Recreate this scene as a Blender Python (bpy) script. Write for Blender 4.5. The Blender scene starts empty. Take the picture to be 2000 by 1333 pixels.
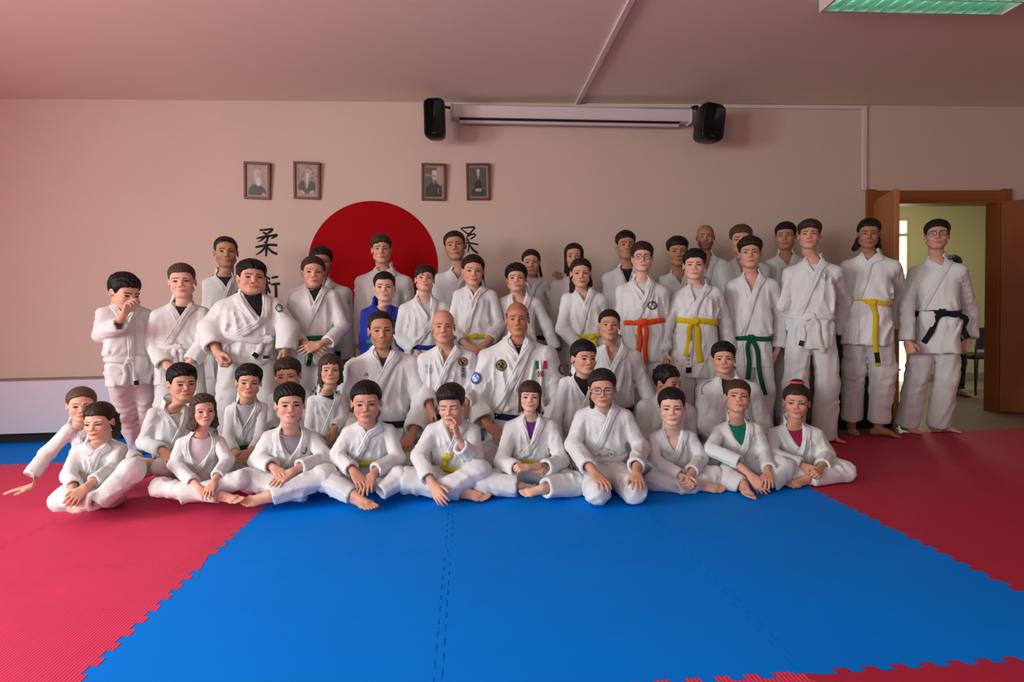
import bpy, math, numpy as np

# ------------------------------------------------------------------ camera, world, light, exposure
SC = bpy.context.scene
COL = SC.collection
CAM_H, FPX = 0.9872, 1173.07
YAW, PITCH, ROLL = 0.0760227, 0.0392669, -0.0193942
WALL_Y, CEIL_Z = 5.5, 2.93
ROOM_L, ROOM_R, ROOM_F = -5.1, 6.3, -3.2

def _rot():
    cy, sy = math.cos(YAW), math.sin(YAW); cp, sp = math.cos(PITCH), math.sin(PITCH)
    cr, sr = math.cos(ROLL), math.sin(ROLL)
    F = np.array([sy*cp, cy*cp, -sp]); R = np.array([cy, -sy, 0.0]); U = np.cross(R, F)
    return cr*R+sr*U, -sr*R+cr*U, F
CR, CU, CF = _rot()
EYE = np.array([0, 0, CAM_H])
cam = bpy.data.objects.new('camera', bpy.data.cameras.new('camera'))
COL.objects.link(cam)
from mathutils import Matrix, Vector
M = Matrix.Identity(4)
for r in range(3):
    M[r][0] = CR[r]; M[r][1] = CU[r]; M[r][2] = -CF[r]; M[r][3] = EYE[r]
cam.matrix_world = M
cam.data.sensor_width = 36.0
cam.data.lens = 36.0*FPX/2000.0
cam.data.clip_start = 0.05
SC.camera = cam

SC.view_settings.view_transform = 'Standard'
SC.view_settings.look = 'None'
SC.view_settings.gamma = 1.0
SC.view_settings.use_curve_mapping = False
SC.view_settings.exposure = -0.13

world = bpy.data.worlds.new('sky'); SC.world = world
world.use_nodes = True
world.node_tree.nodes['Background'].inputs[0].default_value = (0.62, 0.74, 0.95, 1)
world.node_tree.nodes['Background'].inputs[1].default_value = 1.2

def area(name, loc, target, sx, sy, power, color):
    l = bpy.data.lights.new(name, 'AREA'); l.shape = 'RECTANGLE'; l.size = sx; l.size_y = sy
    l.energy = power; l.color = color
    o = bpy.data.objects.new(name, l); COL.objects.link(o)
    d = Vector(target)-Vector(loc)
    o.matrix_world = Matrix.Translation(loc) @ d.to_track_quat('-Z', 'Z').to_matrix().to_4x4()
    l.spread = math.radians(172)
    return o
# daylight entering through the two windows of the left wall and the two behind the camera
for wy in (-1.4, 1.1):
    area('daylight', (ROOM_L-0.02, wy, 1.75), (ROOM_L+3, wy, 1.0), 1.3, 1.3, 176, (0.93, 1.0, 1.0))
for wx in (-2.6, 1.0):
    area('daylight', (wx, ROOM_F-0.02, 1.75), (wx, ROOM_F+3, .7), 1.7, 1.3, 56 if wx < 0 else 6, (0.93, 1.0, 1.0))

def W(px, py, Y):
    """world point seen at pixel (px, py) lying on the wall-parallel plane at depth Y"""
    d = CF + (px-1000.0)/FPX*CR - (py-666.5)/FPX*CU
    return EYE + d*(Y/d[1])
def Wz(px, py, z):
    d = CF + (px-1000.0)/FPX*CR - (py-666.5)/FPX*CU
    return EYE + d*((z-CAM_H)/d[2])

# ------------------------------------------------------------------ small helpers
def lin(r, g, b):
    f = lambda c: (c/255/12.92 if c/255 <= 0.04045 else ((c/255+0.055)/1.055)**2.4)
    return (f(r), f(g), f(b))
def sm(a, b, x):
    t = np.clip((x-a)/(b-a), 0, 1); return t*t*(3-2*t)
def nrm(v):
    v = np.asarray(v, float); return v/max(1e-9, np.linalg.norm(v))

def tag(o, label=None, cat=None, group=None, kind=None):
    if label: o['label'] = label
    if cat: o['category'] = cat
    if group: o['group'] = group
    if kind: o['kind'] = kind
    return o
def empty(name, loc):
    o = bpy.data.objects.new(name, None); COL.objects.link(o)
    o.location = loc; o.empty_display_size = 0.05
    return o
def mk(name, V, Q, mat, parent=None, T=None, col=None, smooth=True, midx=None):
    """one mesh object from arrays: V vertices (world), Q quads, T triangles"""
    V = np.asarray(V, np.float32).reshape(-1, 3)
    if parent is not None:
        r = parent
        off = np.zeros(3)
        while r is not None:
            off = off + np.array(r.location); r = r.parent
        V = V - off.astype(np.float32)
    me = bpy.data.meshes.new(name)
    Q = np.zeros((0, 4), np.int32) if Q is None or len(Q) == 0 else np.asarray(Q, np.int32)
    T = np.zeros((0, 3), np.int32) if T is None or len(T) == 0 else np.asarray(T, np.int32)
    nq, nt = len(Q), len(T)
    me.vertices.add(len(V)); me.vertices.foreach_set('co', V.ravel())
    me.loops.add(nq*4+nt*3)
    me.loops.foreach_set('vertex_index', np.concatenate([Q.ravel(), T.ravel()]).astype(np.int32))
    me.polygons.add(nq+nt)
    st = np.concatenate([np.arange(nq)*4, nq*4+np.arange(nt)*3]).astype(np.int32)
    me.polygons.foreach_set('loop_start', st)
    if smooth: me.polygons.foreach_set('use_smooth', np.ones(nq+nt, bool))
    for m in (mat if isinstance(mat, (list, tuple)) else [mat]): me.materials.append(m)
    if midx is not None: me.polygons.foreach_set('material_index', np.asarray(midx, np.int32))
    me.update(calc_edges=True)
    if col is not None:
        a = me.color_attributes.new('paint', 'FLOAT_COLOR', 'POINT')
        c = np.ones((len(V), 4), np.float32); c[:, :3] = col
        a.data.foreach_set('color', c.ravel())
    o = bpy.data.objects.new(name, me); COL.objects.link(o)
    if parent is not None: o.parent = parent
    return o

class MB:
    """collects boxes, prisms and tubes into one mesh"""
    def __init__(s): s.v = []; s.f = []
    def box(s, a, b):
        n = len(s.v); x0, y0, z0 = a; x1, y1, z1 = b
        s.v += [(x0,y0,z0),(x1,y0,z0),(x1,y1,z0),(x0,y1,z0),(x0,y0,z1),(x1,y0,z1),(x1,y1,z1),(x0,y1,z1)]
        s.f += [tuple(n+i for i in q) for q in ((0,3,2,1),(4,5,6,7),(0,1,5,4),(1,2,6,5),(2,3,7,6),(3,0,4,7))]
        return s
    def hexa(s, pts):
        n = len(s.v); s.v += [tuple(p) for p in pts]
        s.f += [tuple(n+i for i in q) for q in ((0,3,2,1),(4,5,6,7),(0,1,5,4),(1,2,6,5),(2,3,7,6),(3,0,4,7))]
        return s
    def prism(s, poly, d):
        """polygon (list of 3d points) extruded by vector d"""
        n = len(s.v); k = len(poly); d = np.asarray(d, float)
        s.v += [tuple(p) for p in poly]+[tuple(np.asarray(p)+d) for p in poly]
        s.f += [tuple(range(n+k-1, n-1, -1)), tuple(range(n+k, n+2*k))]
        s.f += [(n+i, n+(i+1) % k, n+k+(i+1) % k, n+k+i) for i in range(k)]
        return s
    def tube(s, pts, r, k=8):
        pts = [np.asarray(p, float) for p in pts]; n0 = len(s.v)
        for i, p in enumerate(pts):
            t = nrm(pts[min(i+1, len(pts)-1)]-pts[max(i-1, 0)])
            a = nrm(np.cross(t, (0, 0, 1) if abs(t[2]) < .9 else (1, 0, 0))); b = np.cross(t, a)
            rr = r[i] if isinstance(r, (list, tuple)) else r
            for j in range(k):
                an = 2*math.pi*j/k; s.v.append(tuple(p+rr*(math.cos(an)*a+math.sin(an)*b)))
        for i in range(len(pts)-1):
            for j in range(k):
                a0 = n0+i*k+j; a1 = n0+i*k+(j+1) % k
                s.f.append((a0, a1, a1+k, a0+k))
        s.f.append(tuple(range(n0+k-1, n0-1, -1))); e = n0+(len(pts)-1)*k
        s.f.append(tuple(range(e, e+k)))
        return s
    def build(s, name, mat, parent=None, bevel=0.0, smooth=False):
        me = bpy.data.meshes.new(name)
        off = np.zeros(3); r = parent
        while r is not None:
            off = off+np.array(r.location); r = r.parent
        me.from_pydata([tuple(np.asarray(v)-off) for v in s.v], [], s.f)
        if smooth: me.polygons.foreach_set('use_smooth', np.ones(len(me.polygons), bool))
        me.materials.append(mat); me.update()
        import bmesh
        bm = bmesh.new(); bm.from_mesh(me)
        if bevel:
            bmesh.ops.bevel(bm, geom=bm.edges[:], offset=bevel, segments=2, affect='EDGES', profile=0.5)
        bmesh.ops.recalc_face_normals(bm, faces=bm.faces[:])
        bm.to_mesh(me); bm.free()
        o = bpy.data.objects.new(name, me); COL.objects.link(o)
        if parent is not None: o.parent = parent
        return o

# ------------------------------------------------------------------ materials
def mat(name, color, rough=0.6, spec=0.4, metal=0.0, noise=None, bump=None, paint=False, emit=None, sss=0.0, sheen=0.0):
    """noise=(scale, amount): mottled tint; bump=list of (kind, scale, strength, stretch)"""
    m = bpy.data.materials.new(name); m.use_nodes = True
    nt = m.node_tree; N = nt.nodes; L = nt.links; b = N['Principled BSDF']
    b.inputs['Roughness'].default_value = rough; b.inputs['Metallic'].default_value = metal
    b.inputs['Specular IOR Level'].default_value = spec
    if sheen: b.inputs['Sheen Weight'].default_value = sheen
    if sss:
        b.inputs['Subsurface Weight'].default_value = sss
        b.inputs['Subsurface Radius'].default_value = (0.012, 0.005, 0.003); b.inputs['Subsurface Scale'].default_value = 1.0
    b.inputs['Base Color'].default_value = (*color, 1)
    tc = N.new('ShaderNodeTexCoord')
    src = None
    if paint:
        a = N.new('ShaderNodeAttribute'); a.attribute_name = 'paint'; src = a.outputs['Color']
    if noise:
        n = N.new('ShaderNodeTexNoise'); n.inputs['Scale'].default_value = noise[0]; n.inputs['Detail'].default_value = 4
        L.new(tc.outputs['Object'], n.inputs['Vector'])
        r = N.new('ShaderNodeMapRange'); r.inputs['From Min'].default_value = 0.25; r.inputs['From Max'].default_value = 0.75
        r.inputs['To Min'].default_value = 1-noise[1]; r.inputs['To Max'].default_value = 1+noise[1]
        L.new(n.outputs['Fac'], r.inputs['Value'])
        mx = N.new('ShaderNodeMix'); mx.data_type = 'RGBA'; mx.blend_type = 'MULTIPLY'; mx.inputs['Factor'].default_value = 1
        if src is not None: L.new(src, mx.inputs['A'])
        else: mx.inputs['A'].default_value = (*color, 1)
        L.new(r.outputs['Result'], mx.inputs['B']); src = mx.outputs['Result']
    if src is not None: L.new(src, b.inputs['Base Color'])
    prev = None
    for kind, scale, strength, stretch in (bump or []):
        mp = N.new('ShaderNodeMapping'); mp.inputs['Scale'].default_value = stretch
        L.new(tc.outputs['Object'], mp.inputs['Vector'])
        if kind == 'wave':
            t = N.new('ShaderNodeTexWave'); t.inputs['Distortion'].default_value = 0
        else:
            t = N.new('ShaderNodeTexNoise'); t.inputs['Detail'].default_value = 3
            t.inputs['Distortion'].default_value = 0.6 if kind == 'cloth' else 0
        t.inputs['Scale'].default_value = scale
        L.new(mp.outputs['Vector'], t.inputs['Vector'])
        bp = N.new('ShaderNodeBump'); bp.inputs['Strength'].default_value = strength; bp.inputs['Distance'].default_value = 0.01
        L.new(t.outputs['Fac'], bp.inputs['Height'])
        if prev is not None: L.new(prev, bp.inputs['Normal'])
        prev = bp.outputs['Normal']
    if prev is not None: L.new(prev, b.inputs['Normal'])
    if emit:
        b.inputs['Emission Color'].default_value = (*emit[0], 1); b.inputs['Emission Strength'].default_value = emit[1]
    return m
_MC = {}
def cloth(rgb):
    k = ('c', rgb)
    if k not in _MC:
        _MC[k] = mat('cotton', lin(*rgb), 0.85, 0.15, noise=(6, 0.03), sheen=0.1,
                     bump=[('cloth', 8, 0.55, (1, 1, 0.5)), ('cloth', 24, 0.16, (1, 1, 0.8)), ('noise', 160, 0.10, (1, 1, 1))])
    return _MC[k]
def plain(rgb, rough=0.6, **k):
    key = ('p', rgb, rough, tuple(sorted(k.items())) if all(not isinstance(v, list) for v in k.values()) else id(k))
    if key not in _MC: _MC[key] = mat('finish', lin(*rgb), rough, **k)
    return _MC[key]
def hairmat(rgb):
    k = ('h', rgb)
    if k not in _MC:
        _MC[k] = mat('hair', lin(*[c*.86 for c in rgb]), 0.5, 0.25, noise=(60, 0.35),
                     bump=[('noise', 55, 0.7, (1, 1, 0.18)), ('noise', 150, 0.5, (1, 1, 0.12))])
    return _MC[k]
SKIN = mat('skin', (0.5, 0.3, 0.2), 0.5, 0.35, paint=True, sss=0.0, noise=(35, 0.05))
PAINT = mat('embroidery', (0.5, 0.5, 0.5), 0.8, 0.2, paint=True)
PRINT = mat('photo_print', (0.5, 0.5, 0.5), 0.35, 0.4, paint=True)
# ------------------------------------------------------------------ implicit surfaces
def snet(F, xs, ys, zs):
    """naive surface nets on a rectilinear grid; F < 0 inside"""
    nx, ny, nz = F.shape
    S = F < 0
    c = S[:-1, :-1, :-1].astype(np.int8)
    tot = np.zeros((nx-1, ny-1, nz-1), np.int8)
    for a in (0, 1):
        for b in (0, 1):
            for d in (0, 1):
                tot += S[a:nx-1+a, b:ny-1+b, d:nz-1+d]
    act = (tot > 0) & (tot < 8)
    I, J, K = np.nonzero(act)
    idx = -np.ones(act.shape, np.int32); idx[I, J, K] = np.arange(len(I))
    val = {}
    for a in (0, 1):
        for b in (0, 1):
            for d in (0, 1): val[a, b, d] = F[I+a, J+b, K+d]
    acc = np.zeros((len(I), 3)); cnt = np.zeros(len(I))
    cs = list(val.keys())
    for p in cs:
        for ax in range(3):
            if p[ax] == 0:
                q = list(p); q[ax] = 1; q = tuple(q)
                f0, f1 = val[p], val[q]; m = (f0 < 0) != (f1 < 0)
                if not m.any(): continue
                t = f0[m]/(f0[m]-f1[m])
                pos = np.tile(np.array(p, float), (m.sum(), 1)); pos[:, ax] = t
                acc[m] += pos; cnt[m] += 1
    loc = acc/cnt[:, None]
    V = np.stack([xs[I]+loc[:, 0]*(xs[I+1]-xs[I]), ys[J]+loc[:, 1]*(ys[J+1]-ys[J]), zs[K]+loc[:, 2]*(zs[K+1]-zs[K])], 1)
    Q = []
    # x edges
    e = S[:-1, 1:-1, 1:-1] != S[1:, 1:-1, 1:-1]; i, j, k = np.nonzero(e); j = j+1; k = k+1
    q = np.stack([idx[i, j-1, k-1], idx[i, j, k-1], idx[i, j, k], idx[i, j-1, k]], 1)
    fl = S[i, j, k]; q[~fl] = q[~fl][:, ::-1]; Q.append(q)
    e = S[1:-1, :-1, 1:-1] != S[1:-1, 1:, 1:-1]; i, j, k = np.nonzero(e); i = i+1; k = k+1
    q = np.stack([idx[i-1, j, k-1], idx[i-1, j, k], idx[i, j, k], idx[i, j, k-1]], 1)
    fl = S[i, j, k]; q[~fl] = q[~fl][:, ::-1]; Q.append(q)
    e = S[1:-1, 1:-1, :-1] != S[1:-1, 1:-1, 1:]; i, j, k = np.nonzero(e); i = i+1; j = j+1
    q = np.stack([idx[i-1, j-1, k], idx[i, j-1, k], idx[i, j, k], idx[i-1, j, k]], 1)
    fl = S[i, j, k]; q[~fl] = q[~fl][:, ::-1]; Q.append(q)
    return V, np.concatenate(Q)
def clean_islands(V, Q, keep=0.02):
    """drop loose crumbs of a surface (union-find by label propagation)"""
    if len(Q) == 0: return V, Q
    lab = np.arange(len(V))
    for _ in range(200):
        m = lab[Q].min(1); old = lab.copy()
        for c in range(4): np.minimum.at(lab, Q[:, c], m)
        lab = lab[lab]
        if (lab == old).all(): break
    cnt = np.bincount(lab[Q[:, 0]], minlength=len(V))
    ok = cnt >= max(1, keep*len(Q)) if keep < 1 else cnt == cnt.max()
    Q = Q[ok[lab[Q[:, 0]]]]
    used = np.zeros(len(V), bool); used[Q] = True
    re = np.cumsum(used)-1
    return V[used], re[Q].astype(np.int32)
def grid(xs, ys, zs):
    X, Y, Z = np.meshgrid(xs, ys, zs, indexing='ij')
    return np.stack([X.ravel(), Y.ravel(), Z.ravel()], 1).astype(np.float32)
def smin(a, b, k):
    h = np.clip(0.5+0.5*(b-a)/k, 0, 1); return b+(a-b)*h-k*h*(1-h)
def smax(a, b, k): return -smin(-a, -b, k)
def cone(P, a, b, ra, rb):
    a = np.asarray(a, np.float32); b = np.asarray(b, np.float32); ab = b-a
    q = P-a; t = np.clip((q@ab)/max(1e-9, float(ab@ab)), 0, 1)
    d = q-t[:, None]*ab
    return np.sqrt(np.einsum('ij,ij->i', d, d))-(ra+(rb-ra)*t)
def ell(P, c, r):
    q = P-np.asarray(c, np.float32); r = np.asarray(r, np.float32)
    k0 = np.sqrt((((q/r)**2).sum(1))); k1 = np.sqrt((((q/(r*r))**2).sum(1)))+1e-9
    return k0*(k0-1)/k1
def axis(*seg):
    """coordinate array from (start, end, step) pieces"""
    out = []
    for a, b, s in seg: out.append(np.arange(a, b-1e-9, s))
    return np.concatenate(out+[[seg[-1][1]]])
def warpn(P, f, ph, oct=2):
    """cheap smooth noise in [-1,1]"""
    x = P*f; r = 0; am = 1; tot = 0
    for o in range(oct):
        r = r+am*np.sin(x[:, 0]+1.3*np.sin(x[:, 1]*0.9+ph+o)+ph*1.7)*np.cos(x[:, 2]*1.1+1.2*np.sin(x[:, 0]*.8-ph)+o*2.1)
        x = x*2.03; tot += am; am *= 0.5
    return r/tot

# ------------------------------------------------------------------ the head, modelled once (face towards -Y, origin between the eyes)
def skull(P):
    d = ell(P, (0, .022, .038), (.0765, .096, .084))
    d = smin(d, ell(P, (0, -.024, -.03), (.0595, .064, .084)), .03)
    return d
def head_sdf(P0):
    P = P0.copy(); P[:, 0] = np.abs(P[:, 0])
    d = skull(P)
    d = smin(d, cone(P, (.055, .004, -.058), (.020, -.066, -.100), .013, .013), .035)     # jaw
    d = smin(d, ell(P, (0, -.071, -.101), (.021, .018, .015)), .022)                      # chin
    d = smin(d, ell(P, (.036, -.054, -.032), (.024, .026, .022)), .022)                    # cheeks
    d = smin(d, cone(P, (.046, -.069, .019), (.010, -.083, .013), .008, .010), .016)       # brow
    d = smax(d, -ell(P, (.032, -.100, -.001), (.0205, .020, .0125)), .014)                 # sockets
    d = smin(d, ell(P, (.0315, -.0675, -.001), (.0165, .0150, .0125)), .006)               # eyeballs with lids
    d = smin(d, cone(P, (.019, -.081, .007), (.043, -.071, .006), .0036, .0034), .005)     # upper lid fold
    d = smin(d, cone(P, (0, -.083, .006), (0, -.104, -.032), .0078, .0098), .012)          # nose
    d = smin(d, ell(P, (.0125, -.093, -.039), (.0085, .009, .0068)), .007)                 # nostril wings
    d = smax(d, -ell(P, (.0068, -.1005, -.0465), (.0036, .0045, .0035)), .004)             # nostrils
    d = smin(d, ell(P, (0, -.078, -.066), (.026, .016, .016)), .012)                       # mouth mound
    d = smin(d, cone(P, (.020, -.0845, -.0675), (.0045, -.0935, -.0635), .0032, .0050), .006)
    d = smin(d, cone(P, (.018, -.0845, -.0715), (0, -.0920, -.0750), .0032, .0056), .006)
    d = smax(d, -cone(P, (.0225, -.0875, -.0692), (0, -.0985, -.0692), .0016, .0018), .003)
    # ear
    q = P-np.array([.0785, .016, -.008], np.float32); ca, sa = .95, .31
    q = np.stack([q[:, 0]*ca-q[:, 1]*sa, q[:, 0]*sa+q[:, 1]*ca, q[:, 2]], 1)
    e = ell(q, (0, 0, 0), (.0072, .0185, .0295)); e = smax(e, -ell(q, (.0075, -.003, .002), (.006, .011, .019)), .004)
    d = smin(d, e, .007)
    # neck
    d = smin(d, cone(P, (0, .030, -.06), (0, .036, -.30), .050, .053), .03)
    return d
_hx = axis((-.104, -.056, .0080), (-.056, .0565, .0031), (.0565, .1051, .0080))
_hy = axis((-.122, -.058, .0046), (-.058, .130, .0115))
_hz = axis((-.146, -.112, .007), (-.112, .034, .0031), (.034, .134, .0100))
_F = head_sdf(grid(_hx, _hy, _hz)).reshape(len(_hx), len(_hy), len(_hz))
HV, HQ = snet(_F, _hx, _hy, _hz)
HV, HQ = clean_islands(HV, HQ, 1)
_bot = HV[:, 2] < _hz[1]-1e-6                           # open rim of the neck
_ec = {}
for q in HQ:
    for a, b in ((q[0], q[1]), (q[1], q[2]), (q[2], q[3]), (q[3], q[0])):
        k = (min(a, b), max(a, b)); _ec[k] = _ec.get(k, 0)+1
_rim = sorted({v for k, n in _ec.items() if n == 1 for v in k}, key=lambda v: math.atan2(HV[v, 1]-.034, HV[v, 0]))
RIM = np.array(_rim)
_ax = np.abs(HV[:, 0])

def face_paint(p):
    """colours of the face, some shade painted in, from the canonical positions"""
    skin = np.array(lin(*p['skin'])); hairc = np.array(lin(*p['brow']))
    x, y, z = HV[:, 0], HV[:, 1], HV[:, 2]; ax = np.abs(x)
    C = np.tile(skin, (len(HV), 1))
    def mixc(c, w):
        nonlocal C
        C = C*(1-w[:, None])+np.asarray(c)*w[:, None]
    front = sm(-.045, -.058, y)
    red = skin*np.array([1.06, .78, .72])
    mixc(red, .55*front*np.exp(-(((ax-.038)/.018)**2+((z+.034)/.016)**2)))
    mixc(red, .5*sm(-.093, -.105, y)*sm(-.02, -.03, z)*sm(-.055, -.048, z))
    mixc(skin*np.array([1.0, .72, .66]), .6*sm(.075, .083, ax))
    if p.get('beard'):
        zb = np.interp(ax, [0, .018, .032, .052, .064, .076], [-.051, -.052, -.062, -.040, -.016, .004])
        w = sm(zb+.006, zb-.008, z)*sm(.035, .0, y)*sm(-.13, -.112, z)*(1-sm(1.25, .8, (ax/.025)**2+((z+.0702)/.0115)**2))
        w = w*(.8+.2*np.sin(x*2500)*np.sin(z*2700))
        mixc(hairc*1.3+skin*.12, p['beard']*w)
    # lips
    sm_ = p.get('smile', 0)*.004*(ax/.02)**2
    zz = z-sm_
    lipw = sm(.0255, .0215, ax)
    up = sm(-.0703, -.0692, zz)*sm(-.0605+.0*ax, -.0625, zz+ax*.22)
    lo = sm(-.0686, -.0698, zz)*sm(-.0815, -.0785, zz-ax*.30)
    lip = skin*np.array([.80, .47, .45]) if not p.get('lips') else np.array(lin(*p['lips']))
    mixc(lip, np.clip((up+lo), 0, 1)*lipw*sm(-.07, -.078, y)*.8)
    mixc(skin*.28, sm(.0022, .0008, np.abs(zz+.0692))*sm(.0245, .021, ax)*sm(-.07, -.078, y)*.85)  # parting line, shade between the lips painted in
    mixc(skin*.3, np.exp(-(((ax-.0068)/.0032)**2+((z+.0470)/.0028)**2))*sm(-.085, -.092, y)*.8)  # nostrils, shade of the openings painted in
    # brows
    t = np.clip((ax-.011)/.040, 0, 1)
    zb = .0171+.0038*np.sin(t*2.55)-.0018*t+p.get('browz', 0)
    wb = p.get('browt', .0040)*(1.15-.7*t)
    mixc(hairc*.9, sm(wb+.0014, wb-.0004, np.abs(z-zb))*sm(.008, .013, ax)*sm(.054, .048, ax)*sm(-.035, -.05, y)*.9)
    # eyes
    es = p.get('eye', 1.0)
    ex = (ax-.0318)/(.0142*es); op = 0.0049*es*p.get('open', 1.0)
    tilt = .0012*ex
    zu = op*np.clip(1-ex*ex, 0, 1)**.7+tilt; zl = -op*.82*np.clip(1-ex*ex, 0, 1)**.8+tilt
    ze = z+.0012
    fr = sm(-.062, -.068, y)*(np.abs(ex) < 1.12)
    if p.get('closed'):
        mixc(skin*.85, fr*sm(.006, .004, np.abs(ze)))
        mixc((.03, .018, .014), fr*sm(.0024, .0008, np.abs(ze+.0032+.0022*(1-ex*ex)))*sm(1.1, .9, np.abs(ex)))
    else:
        inside = (ze < zu) & (ze > zl) & (np.abs(ex) < 1)
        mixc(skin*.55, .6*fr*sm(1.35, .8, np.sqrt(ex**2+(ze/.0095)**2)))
        mixc((.31, .27, .24), fr*inside*1.0)
        gx, gz = p.get('gaze', (0, 0))
        ir = np.sqrt((ax-.0318-gx*.005*np.sign(x))**2+(ze-gz*.003-.0004)**2)
        iris = np.array(lin(*p.get('iris', (52, 32, 22))))
        mixc(iris*.8, fr*inside*sm(.0090*es**.5, .0070*es**.5, ir))
        mixc((.008, .006, .005), fr*inside*sm(.0032, .0022, ir))
        lash = sm(.0032, .0009, np.abs(ze-zu-.0006))*(np.abs(ex) < 1.08)
        mixc((.022, .014, .012), fr*lash*.95)
        mixc(skin*.42, fr*sm(.0016, .0004, np.abs(ze-zl+.0004))*(np.abs(ex) < 1)*.6)
    # shaved or receding scalp shows a tint of the hair's roots
    if p.get('stub'):
        hz = hairline(HV, dict(front=.066, temple=.05))
        mixc(hairc+skin*.18, p['stub']*sm(-.004, .008, hz)*sm(.083, .078, ax))
    return C
def hairline(P, h):
    """> 0 where hair grows"""
    y, z, ax = P[:, 1], P[:, 2], np.abs(P[:, 0])
    fr, tp = h.get('front', .062), h.get('temple', .045)
    side = h.get('side', 0.010); nape = h.get('nape', -.085)
    zl = np.interp(y, [-.10, -.072, -.045, -.028, -.010, .012, .040, .075], [fr, fr-.004, tp, h.get('burn', .016 if h.get('back') else .006), side-(.020 if not h.get('back') else .008), side+.006, side-.004-.02, nape])
    zl = zl+np.where(y < -.03, -h.get('drop', 0)*sm(.075, .03, ax), 0)
    zl = zl+np.where(y < -.02, h.get('sweep', 0)*P[:, 0]*sm(-.02, -.06, y), 0)
    return z-zl

def morph(V, p):
    """person-specific proportions of head and hair"""
    V = V.copy(); x, y, z = V[:, 0].copy(), V[:, 1].copy(), V[:, 2].copy()
    ch = p.get('child', 0)
    low = sm(-.015, -.10, z)*sm(.06, -.03, y)
    V[:, 0] *= p.get('wide', 1)*(1.05+.055*ch)*(1+low*(p.get('jaw', 0)-.02-.05*ch))
    nose = np.exp(-((x/.017)**2))*sm(-.078, -.104, y)*sm(.015, -.01, z)*sm(-.060, -.050, z)
    V[:, 1] += nose*(.007*ch-p.get('nose', 0)*.006)
    brow = sm(.005, .02, z)*sm(.045, .025, z)*sm(-.06, -.08, y); V[:, 1] += brow*.004*ch
    fat = p.get('fat', 0)+.18*ch
    if fat:
        w = np.exp(-(((np.abs(x)-.045)/.026)**2+((z+.055)/.036)**2))*sm(.05, -.02, y)
        V[:, 0] += np.sign(x)*w*.009*fat; V[:, 1] -= w*.004*fat; V[:, 2] -= w*.003*fat
    V[:, 2] = np.where(z < 0, V[:, 2]*(1-.07*ch), V[:, 2]*(1+.05*ch))
    s = p.get('smile', 0)
    if s:
        m = np.exp(-(((np.abs(x)-.022)/.010)**2+((z+.069)/.010)**2))*sm(-.06, -.075, y)
        V[:, 2] += m*.005*s; V[:, 0] += np.sign(x)*m*.003*s
    return V

def eul(yaw, pitch, roll):
    """head rotation in degrees: yaw + = to image right, pitch + = chin up, roll + = top leans to image right"""
    a, b, c = np.radians([yaw, pitch, roll])
    Rz = np.array([[math.cos(a), -math.sin(a), 0], [math.sin(a), math.cos(a), 0], [0, 0, 1]])
    Rx = np.array([[1, 0, 0], [0, math.cos(-b), -math.sin(-b)], [0, math.sin(-b), math.cos(-b)]])
    Ry = np.array([[math.cos(c), 0, math.sin(c)], [0, 1, 0], [-math.sin(c), 0, math.cos(c)]])
    return Ry @ Rz @ Rx
PIV = np.array([0, .03, -.09])

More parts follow.
